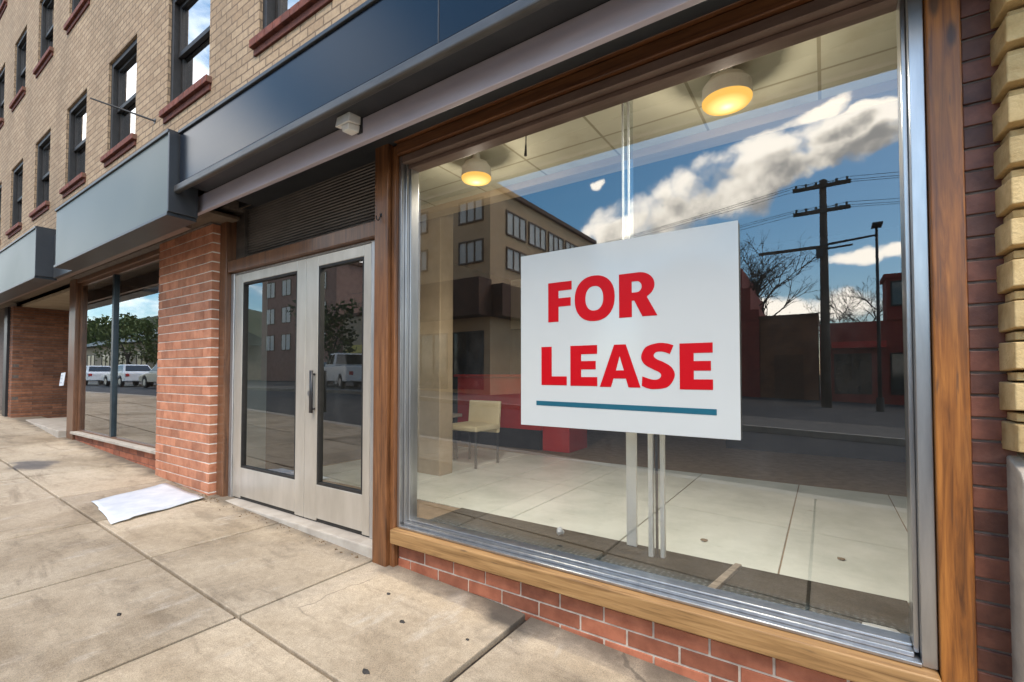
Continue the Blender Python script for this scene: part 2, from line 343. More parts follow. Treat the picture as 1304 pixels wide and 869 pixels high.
# ------------------------------------------------------------------ mesh builder
class MB:
    def __init__(self):
        self.v, self.f, self.m, self.t = [], [], [], []
    def quad(self, pts, mat=0, tint=.5):
        b = len(self.v); self.v += [tuple(p) for p in pts]
        self.f.append(tuple(range(b, b + len(pts)))); self.m.append(mat); self.t.append(tint)
        return self
    def box(self, x0, x1, y0, y1, z0, z1, mat=0, tint=.5):
        return self.hexa([(x0, y0, z0), (x1, y0, z0), (x1, y1, z0), (x0, y1, z0), (x0, y0, z1), (x1, y0, z1), (x1, y1, z1), (x0, y1, z1)], mat, tint)
    def hexa(self, p, mat=0, tint=.5):
        b = len(self.v); self.v += [tuple(q) for q in p]
        for f in ((0, 3, 2, 1), (4, 5, 6, 7), (0, 1, 5, 4), (1, 2, 6, 5), (2, 3, 7, 6), (3, 0, 4, 7)):
            self.f.append(tuple(b + i for i in f)); self.m.append(mat); self.t.append(tint)
        return self
    def prism(self, prof, x0, x1, axis='x', mat=0):
        """profile of 2-D points swept along an axis: axis x -> (y,z), axis y -> (x,z), axis z -> (x,y)"""
        def P(u, v, w): return {'x': (w, u, v), 'y': (u, w, v), 'z': (u, v, w)}[axis]
        n = len(prof); b = len(self.v)
        self.v += [P(u, v, x0) for u, v in prof] + [P(u, v, x1) for u, v in prof]
        for i in range(n):
            j = (i + 1) % n
            self.f.append((b + i, b + j, b + n + j, b + n + i)); self.m.append(mat); self.t.append(.5)
        self.f.append(tuple(b + i for i in reversed(range(n)))); self.m.append(mat); self.t.append(.5)
        self.f.append(tuple(b + n + i for i in range(n))); self.m.append(mat); self.t.append(.5)
        return self
    def tube(self, a, c, r0, r1=None, n=12, mat=0, caps=True):
        a, c = Vector(a), Vector(c); r1 = r0 if r1 is None else r1
        d = (c - a).normalized(); u = d.orthogonal().normalized(); w = d.cross(u)
        b = len(self.v)
        for q, r in ((a, r0), (c, r1)):
            for i in range(n):
                t = 2 * pi * i / n; self.v.append(tuple(q + u * (r * cos(t)) + w * (r * sin(t))))
        for i in range(n):
            j = (i + 1) % n
            self.f.append((b + i, b + j, b + n + j, b + n + i)); self.m.append(mat); self.t.append(.5)
        if caps:
            self.f.append(tuple(b + i for i in reversed(range(n)))); self.m.append(mat); self.t.append(.5)
            self.f.append(tuple(b + n + i for i in range(n))); self.m.append(mat); self.t.append(.5)
        return self
    def lathe(self, prof, cx, cy, n=32, mat=0, cap=True):
        b = len(self.v); k = len(prof)
        for r, z in prof:
            for i in range(n):
                t = 2 * pi * i / n; self.v.append((cx + r * cos(t), cy + r * sin(t), z))
        for q in range(k - 1):
            for i in range(n):
                j = (i + 1) % n
                self.f.append((b + q * n + i, b + q * n + j, b + (q + 1) * n + j, b + (q + 1) * n + i)); self.m.append(mat); self.t.append(.5)
        if cap:
            self.f.append(tuple(b + i for i in reversed(range(n)))); self.m.append(mat); self.t.append(.5)
            self.f.append(tuple(b + (k - 1) * n + i for i in range(n))); self.m.append(mat); self.t.append(.5)
        return self
    def build(self, name, mats, parent=None, loc=(0, 0, 0), bevel=0., segs=2, smooth_=False, recalc=True):
        if not isinstance(mats, (list, tuple)): mats = [mats]
        off = Vector(loc)
        p = parent
        while p is not None: off += p.location; p = p.parent
        me = bpy.data.meshes.new(name)
        me.from_pydata([tuple(Vector(q) - off) for q in self.v], [], self.f)
        for mm in mats: me.materials.append(mm)
        me.polygons.foreach_set('material_index', self.m)
        a = me.attributes.new('tint', 'FLOAT', 'FACE'); a.data.foreach_set('value', self.t)
        if recalc:
            bm = bmesh.new(); bm.from_mesh(me); bmesh.ops.recalc_face_normals(bm, faces=bm.faces); bm.to_mesh(me); bm.free()
        if smooth_: me.polygons.foreach_set('use_smooth', [True] * len(me.polygons))
        o = bpy.data.objects.new(name, me); COL.objects.link(o); o.location = loc
        if parent is not None: o.parent = parent
        if bevel:
            md = o.modifiers.new('edge', 'BEVEL'); md.width = bevel; md.segments = segs; md.limit_method = 'ANGLE'; md.angle_limit = R(40)
        return o

def tag(o, label=None, cat=None, group=None, kind=None):
    if label: o['label'] = label
    if cat: o['category'] = cat
    if group: o['group'] = group
    if kind: o['kind'] = kind
    return o
def thing(name, label, cat, loc=(0, 0, 0), group=None):
    o = bpy.data.objects.new(name, None); COL.objects.link(o); o.location = loc
    o.empty_display_size = .2
    return tag(o, label, cat, group)
def copy_tree(o, parent=None):
    c = o.copy(); COL.objects.link(c)
    if parent is not None: c.parent = parent
    for ch in list(o.children): copy_tree(ch, c)
    return c
def struct(o, label=None, cat=None): return tag(o, label, cat, kind='structure')

def gz(x):                                             # the street climbs gently to the left
    x = max(-17., min(3., x)); return -.14 - .036 * x

def bricks(mb, x0, x1, z0, z1, y, L, H, joint, vj=None, depth=.05, bond=.5, jit=.0015, backmat=1, axis='x', back=True, side=1):
    """courses of separate bricks standing a little proud of a mortar bed, on a wall along x at depth y (axis x) or along y at x=y (axis y)"""
    vj = joint if vj is None else vj
    z, k = z0, 0
    while z < z1 - .004:
        h = min(H, z1 - z)
        u = x0 - (L * bond if k % 2 else 0) - (vj if k % 2 else 0)
        while u < x1:
            a, b = max(u, x0), min(u + L, x1)
            if b - a > .012:
                d = random.uniform(-jit, jit); t = random.random()
                if axis == 'x': mb.box(a, b, y + d, y + depth, z, z + h, 0, t)
                else: mb.box(min(y + side * d, y - side * depth), max(y + side * d, y - side * depth), a, b, z, z + h, 0, t)
            u += L + vj
        z += H + joint; k += 1
    if back:
        e = .006
        if axis == 'x': mb.box(x0 + .001, x1 - .001, y + e, y + depth - .003, z0 + .001, z1 - .001, backmat)
        else: mb.box(min(y - side * e, y - side * (depth - .003)), max(y - side * e, y - side * (depth - .003)), x0 + .001, x1 - .001, z0 + .001, z1 - .001, backmat)
    return mb

# ------------------------------------------------------------------ camera
cam = bpy.data.cameras.new('camera'); co = bpy.data.objects.new('camera', cam); COL.objects.link(co)
co.location = (0, -2.15, 1.17); co.rotation_euler = (R(91.5), 0, R(34))
cam.sensor_width = 36; cam.lens = 36 * 590 / 1304; cam.shift_y = .0207
cam.clip_start = .05; cam.clip_end = 3000
S.camera = co

# ------------------------------------------------------------------ sky and sun
SUN_EL, SUN_AZ = 54, (.55, -1.0)
w = bpy.data.worlds.new('World'); S.world = w; w.use_nodes = True
def build_world():
    nt = w.node_tree
    for n in list(nt.nodes): nt.nodes.remove(n)
    out = nt.nodes.new('ShaderNodeOutputWorld'); bg = nt.nodes.new('ShaderNodeBackground')
    bg.inputs['Strength'].default_value = .15
    sky = nt.nodes.new('ShaderNodeTexSky'); sky.sky_type = 'NISHITA'; sky.sun_disc = False
    sky.sun_elevation = R(SUN_EL); sky.sun_rotation = math.atan2(SUN_AZ[0], SUN_AZ[1])
    sky.air_density = 1.0; sky.dust_density = .9; sky.ozone_density = 1.6
    # ---- cumulus layer, laid out on the sky by direction
    g = bpy.data.node_groups.new('cumulus', 'ShaderNodeTree')
    g.interface.new_socket('A', in_out='INPUT', socket_type='NodeSocketFloat')
    g.interface.new_socket('B', in_out='INPUT', socket_type='NodeSocketFloat')
    g.interface.new_socket('Density', in_out='OUTPUT', socket_type='NodeSocketFloat')
    gi = g.nodes.new('NodeGroupInput'); go = g.nodes.new('NodeGroupOutput')
    cb = g.nodes.new('ShaderNodeCombineXYZ'); link(g, gi.outputs[0], cb.inputs[0]); link(g, gi.outputs[1], cb.inputs[1])
    def disp(scale, amp, vec):
        n = g.nodes.new('ShaderNodeTexNoise'); n.inputs['Scale'].default_value = scale; n.inputs['Detail'].default_value = 6; n.inputs['Roughness'].default_value = .62
        link(g, vec, n.inputs['Vector'])
        s = g.nodes.new('ShaderNodeVectorMath'); s.operation = 'SUBTRACT'; link(g, n.outputs['Color'], s.inputs[0]); s.inputs[1].default_value = (.5, .5, .5)
        a = g.nodes.new('ShaderNodeVectorMath'); a.operation = 'MULTIPLY_ADD'; link(g, s.outputs[0], a.inputs[0]); a.inputs[1].default_value = (amp, amp * .8, 0); link(g, vec, a.inputs[2])
        return a.outputs[0]
    vec = disp(6., .09, cb.outputs[0]); vec = disp(30., .022, vec)
    sp = g.nodes.new('ShaderNodeSeparateXYZ'); link(g, vec, sp.inputs[0])
    A, B = sp.outputs[0], sp.outputs[1]
    best = None
    for (a0, b0, ra, rb, tilt) in [(-.31, .345, .17, .085, .10), (-.40, .335, .085, .065, 0), (-.215, .395, .11, .075, .2), (-.12, .375, .12, .055, .15),
                                   (-.14, .445, .10, .035, .22), (-.02, .478, .07, .024, .15), (-.02, .386, .10, .034, .15), (.06, .41, .08, .030, .15), (.065, .458, .06, .022, .2),
                                   (-.11, .418, .15, .052, .2), (-.21, .365, .17, .095, .1), (-.15, .36, .13, .07, .12), (.03, .43, .11, .035, .16), (-.437, .447, .02, .017, 0), (.09, .205, .10, .022, .05), (-.06, .12, .25, .035, 0), (-.30, .285, .18, .03, 0),
                                   (-.9, .62, .16, .05, .1), (.42, .40, .16, .07, .1)]:
        da = math_(g, 'SUBTRACT', A, a0); db = math_(g, 'SUBTRACT', math_(g, 'SUBTRACT', B, b0), math_(g, 'MULTIPLY', da, tilt))
        qa = math_(g, 'POWER', math_(g, 'ABSOLUTE', math_(g, 'DIVIDE', da, ra)), 2.); qb = math_(g, 'POWER', math_(g, 'ABSOLUTE', math_(g, 'DIVIDE', db, rb)), 2.)
        e = math_(g, 'SUBTRACT', 1., math_(g, 'ADD', qa, qb))
        best = e if best is None else math_(g, 'SMOOTH_MAX', best, e, .35)
    for sc_, am in ((9., .95), (22., .45)):
        vo = g.nodes.new('ShaderNodeTexVoronoi'); vo.feature = 'F1'; vo.inputs['Scale'].default_value = sc_
        link(g, vec, vo.inputs['Vector'])
        best = math_(g, 'ADD', best, math_(g, 'MULTIPLY_ADD', vo.outputs['Distance'], -1.3 * am, .52 * am))
    link(g, best, go.inputs[0])
    tc = nt.nodes.new('ShaderNodeTexCoord'); spx = nt.nodes.new('ShaderNodeSeparateXYZ'); link(nt, tc.outputs['Generated'], spx.inputs[0])
    m = math_(nt, 'MAXIMUM', math_(nt, 'MULTIPLY', spx.outputs[1], -1.), .08)
    a = math_(nt, 'DIVIDE', spx.outputs[0], m); b = math_(nt, 'DIVIDE', spx.outputs[2], m)
    def dens(bo, ao=0.):
        n = nt.nodes.new('ShaderNodeGroup'); n.node_tree = g
        link(nt, math_(nt, 'ADD', a, ao), n.inputs[0]); link(nt, math_(nt, 'ADD', b, bo), n.inputs[1]); return n.outputs[0]
    d0, d1 = dens(0.), dens(.045, -.03)
    cov = smooth(nt, math_(nt, 'ADD', d0, math_(nt, 'MULTIPLY_ADD', noise(nt, tc.outputs['Generated'], 34, 6, .7), .5, -.25)), -.05, .50)
    cn = noise(nt, tc.outputs['Generated'], 26, 6, .65)
    shade = smooth(nt, math_(nt, 'ADD', d1, math_(nt, 'MULTIPLY_ADD', cn, 1.5, -.75)), -.40, 1.05)
    # broken cloud over the rest of the sky
    st = nt.nodes.new('ShaderNodeMapping'); st.inputs['Scale'].default_value = (1, 1, 2.6); link(nt, tc.outputs['Generated'], st.inputs[0])
    bn = noise(nt, st.outputs[0], 2.6, 7, .58, .3)
    away = smooth(nt, math_(nt, 'ABSOLUTE', math_(nt, 'ADD', a, .18)), .55, 1.1)
    bc = math_(nt, 'MULTIPLY', smooth(nt, bn, .44, .60), math_(nt, 'MULTIPLY', away, smooth(nt, spx.outputs[2], .30, .62, 1, .25)))
    ccol = ramp(nt, shade, [(0., (1.0, .93, .82)), (.4, (.74, .69, .60)), (1., (.25, .245, .235))])
    cs = nt.nodes.new('ShaderNodeVectorMath'); cs.operation = 'SCALE'; link(nt, ccol, cs.inputs[0]); cs.inputs['Scale'].default_value = 17.
    hs = nt.nodes.new('ShaderNodeHueSaturation'); hs.inputs['Saturation'].default_value = 1.35; hs.inputs['Hue'].default_value = .486; link(nt, sky.outputs[0], hs.inputs['Color'])
    col = mix(nt, bc, hs.outputs[0], (11.5, 11.2, 10.8))
    col = mix(nt, cov, col, cs.outputs[0])
    link(nt, col, bg.inputs['Color']); link(nt, bg.outputs[0], out.inputs[0])
build_world()
sl = bpy.data.lights.new('sun', 'SUN'); so = bpy.data.objects.new('sun', sl); COL.objects.link(so)
sl.energy = 1.45; sl.angle = R(22); sl.color = (1, .86, .70)
tosun = Vector((SUN_AZ[0], SUN_AZ[1], sqrt(SUN_AZ[0] ** 2 + 1) * math.tan(R(SUN_EL)))).normalized()
so.rotation_euler = tosun.to_track_quat('Z', 'Y').to_euler(); so.location = (-8, -14, 20)
vs = S.view_settings; vs.view_transform = 'Standard'; vs.look = 'None'; vs.gamma = 1; vs.exposure = 1.18; vs.use_curve_mapping = False

# ------------------------------------------------------------------ ground, road, pavements
def sheet(x_list, y0, y1, dz, thick=0.):
    mb = MB()
    for a, b in zip(x_list, x_list[1:]):
        mb.quad([(a, y0, gz(a) + dz), (b, y0, gz(b) + dz), (b, y1, gz(b) + dz), (a, y1, gz(a) + dz)])
        if thick:
            mb.quad([(a, y0, gz(a) + dz - thick), (b, y0, gz(b) + dz - thick), (b, y0, gz(b) + dz), (a, y0, gz(a) + dz)])
            mb.quad([(a, y1, gz(a) + dz), (b, y1, gz(b) + dz), (b, y1, gz(b) + dz - thick), (a, y1, gz(a) + dz - thick)])
    return mb
XS = [-900, -17, 3, 900]
struct(sheet(XS, -900, 900, -.29).build('ground', HILL))
struct(sheet([-300, -17, 3, 200], -10.5, -3.86, -.14).build('road', ROADM))
struct(sheet([-300, -17, 3, 200], -60, -10.65, -.03).build('parking_lot', ROADM))
struct(sheet([-300, -17, 3, 200], -13.4, -10.66, -.012).build('far_sidewalk', OLD_WALK))
struct(sheet([-300, -17, 3, 200], -3.86, -3.68, .0, .16).build('kerb', KERB))
struct(sheet([-300, -17, 3, 200], -10.66, -10.5, .0, .16).build('far_kerb', KERB))
# slabs
XJ = [-46, -44, -41.5, -39, -36.5, -34, -31.5, -29, -26.5, -24, -21.7, -19.4, -17.0, -15.9, -14.7, -13.6, -12.5, -11.35, -10.2, -9.1, -8.0, -6.85, -5.72, -4.70, -3.62, -2.48, -1.31, -.10, 1.1, 2.3, 3.0]
YJ = [-3.68, -2.42, -.955, .32]
sb = MB()
struct(sheet([-120, -17, 3, 60], -3.68, .30, -.03).build('sidewalk_bed', JOINT))
for i, (xa, xb) in enumerate(zip(XJ, XJ[1:])):
    for j, (ya, yb) in enumerate(zip(YJ, YJ[1:])):
        g0 = .0095; gx0 = .018 if abs(xa + 1.31) < .01 and j == 2 else g0; gx1 = .016 if abs(xb + 1.31) < .01 and j == 2 else g0
        ht = [random.uniform(-.003, .003) for _ in range(4)]
        x0, x1, y0, y1 = xa + gx0, xb - gx1, ya + g0, yb - g0
        if i in (8, 7) and False: pass
        zt = [gz(x0) + ht[0], gz(x1) + ht[1], gz(x1) + ht[2], gz(x0) + ht[3]]
        P = [(x0, y0), (x1, y0), (x1, y1), (x0, y1)]
        sb.hexa([(p[0], p[1], gz(p[0]) - .09) for p in P] + [(p[0], p[1], z) for p, z in zip(P, zt)], 0, random.random())
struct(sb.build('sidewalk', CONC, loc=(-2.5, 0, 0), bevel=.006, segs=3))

# ------------------------------------------------------------------ the brick building
B = thing('brick_building', 'long tan brick building with storefronts at street level and sash windows above', 'building', (-4, 0, 0))
ZW0, ZW1, XW0, XW1 = 2.72, 12.6, -26., 4.5
winx = [-4.24 - 2.04 * k for k in range(-1, 10)]
winz = [(4.22, 5.56), (6.98, 8.32), (9.74, 11.08)]
WW, REC = 1.06, .10
wb = MB()
xs = [XW0]
for x in sorted(winx): xs += [x, x + WW]
xs.append(XW1); zs = [ZW0]
for a, b in winz: zs += [a, b]
zs.append(ZW1)
for i in range(len(xs) - 1):
    for j in range(len(zs) - 1):
        if i % 2 == 1 and j % 2 == 1:
            x0, x1, z0, z1 = xs[i], xs[i + 1], zs[j], zs[j + 1]
            wb.quad([(x0, 0, z0), (x0, REC, z0), (x0, REC, z1), (x0, 0, z1)]); wb.quad([(x1, 0, z0), (x1, 0, z1), (x1, REC, z1), (x1, REC, z0)])
            wb.quad([(x0, 0, z1), (x1, 0, z1), (x1, REC, z1), (x0, REC, z1)]); wb.quad([(x0, 0, z0), (x0, REC, z0), (x1, REC, z0), (x1, 0, z0)])
            continue
        wb.quad([(xs[i], 0, zs[j]), (xs[i + 1], 0, zs[j]), (xs[i + 1], 0, zs[j + 1]), (xs[i], 0, zs[j + 1])])
wb.quad([(XW1, 0, -.4), (XW1, 7, -.4), (XW1, 7, ZW1), (XW1, 0, ZW1)]); wb.quad([(XW0, 0, -.4), (XW0, 0, ZW1), (XW0, 7, ZW1), (XW0, 7, -.4)])
wb.quad([(XW0, 7, -.4), (XW0, 7, ZW1), (XW1, 7, ZW1), (XW1, 7, -.4)])
wb.build('upper_wall', TAN_BRICK, B, recalc=False)
MB().box(XW0 - .1, XW1 + .1, -.12, 7.1, ZW1, ZW1 + .25).build('roof', DARK_TRIM, B)
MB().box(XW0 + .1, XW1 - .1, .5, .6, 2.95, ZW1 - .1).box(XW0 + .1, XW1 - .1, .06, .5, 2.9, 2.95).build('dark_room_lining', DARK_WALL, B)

def make_window():
    x0, x1, z0, z1 = 0, WW, 0, winz[0][1] - winz[0][0]
    f = MB(); y0, y1 = .03, .15
    f.box(x0, .07, y0, y1, z0, z1).box(x1 - .07, x1, y0, y1, z0, z1).box(.07, x1 - .07, y0, y1, z1 - .07, z1).box(.07, x1 - .07, y0 - .01, y1, z0, z0 + .045)
    fr = f.build('window', DARK_FRAME, None, bevel=.004)
    zm = z0 + (z1 - z0) * .50
    u = MB(); u.box(.07, .115, .085, .125, zm - .02, z1 - .07).box(x1 - .115, x1 - .07, .085, .125, zm - .02, z1 - .07).box(.115, x1 - .115, .085, .125, z1 - .115, z1 - .07).box(.07, x1 - .07, .08, .125, zm - .025, zm + .03)
    u.box(.07, .115, .115, .15, z0 + .045, zm - .026).box(x1 - .115, x1 - .07, .115, .15, z0 + .045, zm - .026).box(.115, x1 - .115, .115, .15, z0 + .045, z0 + .105)
    u.build('sash', DARK_FRAME, fr, bevel=.003)
    MB().box(.11, x1 - .11, .102, .106, zm + .03, z1 - .11).box(.11, x1 - .11, .130, .134, z0 + .10, zm - .02).build('pane', GLASS_UP, fr)
    s = MB(); n = 9
    for i in range(n):
        a = -.07 + (WW + .14) * i / n
        s.box(a + .003, a + (WW + .14) / n - .003, -.055, .05, -.075, -.004, 0, random.random())
    s.box(-.068, WW + .068, -.048, .048, -.07, -.008, 1)
    s.box(-.05, WW + .05, -.02, .02, -.14, -.078, 0, .2)
    s.build('sill', [RED_SILL, MORTAR_OLD], fr, bevel=.004)
    return fr
w0 = make_window()
first = True
for (za, zb) in winz:
    for x in winx:
        c = w0 if first else copy_tree(w0)
        first = False
        c.parent = B; c.location = (x + 4, 0, za)
        c.scale = (1, 1, (zb - za) / (winz[0][1] - winz[0][0]))

# ---- ground floor masonry
GB = -.35
MB().box(-6.05, -4.80, .0, .22, GB, 2.6).build('pier_core', MORTAR_DK, B)
p = MB(); zb = gz(-5.9) - .10
bricks(p, -6.05, -4.80, zb, 2.60, -.12, .196, .081, .010, .003, .1)
bricks(p, -.118, .0, zb, 2.60, -4.80, .12, .081, .010, .003, .1, axis='y', side=1, back=True)
p.build('brick_pier', [PIER_BRICK, MORTAR_WHITE], B, bevel=.003)
r = MB(); bricks(r, -2.29, .292, -.305, .09, -.062, .225, .066, .010, .010, .07)
r.build('stall_riser', [RISER_BRICK, MORTAR], B, bevel=.003)
r = MB(); bricks(r, -9.30, -6.06, -.02, .285, -.04, .225, .066, .009, .009, .07)
r.build('stall_riser', [RISER_BRICK, MORTAR_OLD], B, bevel=.003)
r = MB(); bricks(r, .395, .50, -.3, 2.9, -.045, .25, .066, .008, .008, .09)
r.build('brick_strip', [MAROON_BRICK, MORTAR_DK], B, bevel=.003)
# rusticated buff quoins: every course a bevelled block, alternately proud
q = MB(); z, k = .93, 0
while z < 4.0:
    x0 = .462 if k % 2 == 0 else .480; y0 = -.165 if k % 2 == 0 else -.128; hh = .094 if k % 2 == 0 else .028; bv = .011 if k % 2 == 0 else .002
    x0 += random.uniform(-.003, .003); t = random.random()
    x1, y1, z0, z1 = 1.25, .0, z, z + hh
    q.hexa([(x0, y1, z0), (x0 + bv, y0, z0 + bv * .8), (x1, y0, z0 + bv * .8), (x1, y1, z0), (x0, y1, z1), (x0 + bv, y0, z1 - bv * .5), (x1, y0, z1 - bv * .5), (x1, y1, z1)], 0, t)
    z += hh + .001; k += 1
q.build('quoin', [QUOIN], B, bevel=.004, segs=3)
pl = MB(); pl.prism([(.0, -.35), (-.19, -.35), (-.19, .86), (-.17, .88), (.0, .925)], .475, 1.3)
pl.build('plinth', PLINTH, B, bevel=.006)
MB().box(.395, XW1, .05, .25, -.4, ZW0 + .05).build('end_wall', MORTAR_DK, B)
MB().box(1.26, XW1, -.02, .045, -.4, ZW0 - .003).build('side_wall', TAN_BRICK, B)

# ---- posts, sill, heads
WOOD_ENTRY = wood('wood_entry_post', (.05, .020, .008), (.15, .058, .020), (.24, .10, .035), 'z', knots=.4)
po = MB().box(-2.465, -2.335, -.13, .10, -.10, 2.70).box(-2.333, -2.295, -.10, .06, -.10, 2.66).build('post', WOOD_ENTRY, B, bevel=.006)
hk = MB()
for i in range(9):
    t0, t1 = pi * i / 9 * 1.25, pi * (i + 1) / 9 * 1.25
    hk.tube((-2.40, -.145 - .012 + .012 * cos(t0), 2.19 - .016 * sin(t0)), (-2.40, -.145 - .012 + .012 * cos(t1), 2.19 - .016 * sin(t1)), .0035, n=8)
hk.tube((-2.40, -.128, 2.215), (-2.40, -.145, 2.19), .0035, n=8).tube((-2.40, -.131, 2.215), (-2.40, -.128, 2.215), .012, n=12)
hk.build('hook', BLACK_METAL, po, smooth_=True)
MB().box(.300, .386, -.10, .10, GB, 2.72).build('post', WOOD_POST, B, bevel=.005)
MB().box(-4.795, -4.665, -.055, .12, GB, 2.70).build('post', WOOD_BROWN, B, bevel=.005)
MB().box(-9.62, -9.30, -.07, .14, GB, 2.612).build('post', WOOD_BROWN, B, bevel=.008)
MB().box(-2.297, .298, -.13, .05, .10, .190).build('wood_sill', WOOD_SILL, B, bevel=.008, segs=3)
MB().box(-9.30, -6.06, -.10, .06, .287, .322).build('white_sill', KERB, B, bevel=.006)
hd = MB(); hd.box(-2.293, .298, -.10, .06, 2.600, 2.668).box(-2.293, .298, -.125, .06, 2.672, 2.78)
hd.build('head_beam', WOOD_H, B, bevel=.006)
MB().box(-9.30, -6.06, -.06, .06, 2.54, 2.60).build('head_beam', WOOD_BROWN, B, bevel=.006)

# ---- main display window
dw = MB()
dw.box(-2.293, -2.268, -.075, .06, .192, 2.595).box(-2.266, -2.250, -.045, .06, .215, 2.56).box(-2.248, -2.236, -.02, .05, .225, 2.54)
dw.box(.256, .298, -.075, .06, .192, 2.595).box(.240, .2555, -.035, .05, .215, 2.54)
dw.box(-2.268, .256, -.085, .06, .192, .206).box(-2.25, .24, -.055, .06, .2065, .222).box(-2.236, .24, -.015, .05, .2225, .232)
f = dw.build('display_window', ALU, B, bevel=.003)
MB().box(-2.268, .256, -.075, .055, 2.548, 2.594).box(-2.25, .2405, -.03, .05, 2.522, 2.545).build('head_trim', ALU_BROWN, f, bevel=.003)
MB().box(-2.246, .2395, -.018, .05, .2065, .214).box(-2.2665, -2.2505, -.035, .05, .207, 2.545).box(.2405, .2550, -.02, .05, .23, 2.52).build('gasket', DARK_FRAME, f)
MB().quad([(-2.24, .012, .228), (.245, .012, .228), (.245, .012, 2.53), (-2.24, .012, 2.53)]).build('glass_pane', GLASS, f, recalc=False)

# ---- left shop window
lf = MB()
lf.box(-9.29, -9.23, -.02, .05, .323, 2.538).box(-6.12, -6.062, -.02, .05, .323, 2.538).box(-9.23, -6.12, -.02, .05, 2.50, 2.538).box(-9.23, -6.12, -.02, .05, .323, .345)
f = lf.build('display_window', WOOD_BROWN, B, bevel=.003)
MB().box(-7.86, -7.79, -.03, .05, .345, 2.50).build('mullion', TEAL_METAL, f, bevel=.004)
MB().quad([(-9.23, .0, .345), (-7.86, .0, .345), (-7.86, .0, 2.50), (-9.23, .0, 2.50)]).quad([(-7.79, .0, .345), (-6.12, .0, .345), (-6.12, .0, 2.50), (-7.79, .0, 2.50)]).build('glass_pane', GLASS_LEFT, f, recalc=False)

# ---- entrance
MB().box(-4.66, -2.47, -.10, .12, -.12, .024).build('threshold', KERB, B, bevel=.01)
fr = MB().box(-4.662, -4.605, -.01, .09, .025, 2.12).box(-2.655, -2.468, .0, .09, .025, 2.12).box(-4.605, -2.655, -.0, .09, 2.108, 2.125).build('door_frame', ALU_BRUSH, B, bevel=.004)
def door(x0, x1, gx0, gx1, handle):
    d = MB(); y0, y1, z0, z1, g0, g1 = .0, .05, .036, 2.104, .315, 2.02
    d.box(x0, gx0, y0, y1, z0, z1).box(gx1, x1, y0, y1, z0, z1).box(gx0, gx1, y0, y1, g1, z1).box(gx0, gx1, y0, y1, z0 + .02, g0)
    o = d.build('entrance_door', DOOR_PAINT, B, bevel=.004)
    e = .018
    MB().box(gx0 - .002, gx0 + e, .004, .046, g0, g1).box(gx1 - e, gx1 + .002, .004, .046, g0, g1).box(gx0 + e, gx1 - e, .004, .046, g1 - e, g1 + .002).box(gx0 + e, gx1 - e, .004, .046, g0 - .002, g0 + e).build('glazing_bead', DARK_FRAME, o)
    MB().quad([(gx0, .025, g0), (gx1, .025, g0), (gx1, .025, g1), (gx0, .025, g1)]).build('pane', GLASS_DOOR, o, recalc=False)
    MB().box(x0 + .01, x1 - .01, .01, .045, .028, z0 + .019).build('bottom_sweep', DARK_FRAME, o)
    if handle:
        h = MB(); hx = gx0 - .03
        h.box(hx - .014, hx + .020, -.04, -.028, .87, 1.20).tube((hx, .0, .90), (hx, -.03, .90), .009).tube((hx, .0, 1.17), (hx, -.03, 1.17), .009)
        h.build('handle', BLACK_METAL, o, smooth_=True)
        MB().tube((gx0 - .09, .0, 1.02), (gx0 - .09, -.012, 1.02), .02, n=20).build('lock', ALU, o)
    return o
door(-4.600, -3.452, -4.462, -3.578, False)
door(-3.446, -2.658, -3.285, -2.735, True)
MB().box(-4.66, -2.468, -.045, .10, 2.128, 2.235).build('transom_bar', WOOD_BROWN, B, bevel=.005)
sh = MB(); z = 2.28
while z < 2.72:
    sh.prism([(.075, z), (.060, z + .004), (.055, z + .012), (.060, z + .020), (.075, z + .0235)], -4.50, -2.475); z += .024
sh.box(-4.66, -4.50, .03, .08, 2.237, 2.76)
sh.box(-4.50, -2.475, .04, .08, 2.237, 2.279)
sh.build('transom_shutter', SHUTTER, B)
MB().box(-4.66, -2.468, -.02, .16, 2.725, 2.80).build('shutter_housing', BLACK_METAL, B)

# ---- fascia board, soffits
MB().box(-4.52, 2.2, -.42, -.385, 2.53, 2.672).build('fascia_board', MAUVE, B, bevel=.004)
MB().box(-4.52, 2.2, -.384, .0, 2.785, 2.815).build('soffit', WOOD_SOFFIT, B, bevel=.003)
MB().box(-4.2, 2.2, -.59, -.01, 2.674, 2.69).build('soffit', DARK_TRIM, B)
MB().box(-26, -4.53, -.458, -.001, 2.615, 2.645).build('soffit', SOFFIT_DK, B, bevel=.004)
MB().box(-26, -4.53, -.455, -.40, 2.43, 2.614).build('soffit_beam', ALU_BROWN, B, bevel=.004)
MB().box(-9.3, -4.80, -.14, .2, 2.602, 2.78).box(-4.80, -4.52, -.14, .2, 2.702, 2.78).build('lintel', MORTAR_DK, B)

# ---- alcove at the far end
al = MB(); bricks(al, -.12, 2.6, .15, 2.50, -13.1, .29, .043, .010, .004, .1, axis='y', side=1)
bricks(al, -13.35, -13.1, .15, 2.50, -.12, .12, .043, .010, .004, .1)
al.build('return_wall', [ROMAN_BRICK, MORTAR_DK], B, bevel=.002)
al = MB(); bricks(al, -13.1, -9.5, .15, 2.50, 2.6, .29, .043, .010, .004, .1)
al.build('back_wall', [ROMAN_BRICK, MORTAR_DK], B, bevel=.002)
MB().box(-13.075, -13.05, .95, 1.08, .3, 2.48).build('downpipe_slot', BLACK_METAL, B)
MB().box(-13.3, -9.45, .001, 2.7, 2.50, 2.55).build('alcove_ceiling', BEIGE, B)
MB().box(-13.62, -13.352, -.16, .2, .1, 2.5).build('post', BLACK_METAL, B)
MB().box(-26, -13.62, .0, .2, .1, 2.74).build('side_wall', MORTAR_DK, B)
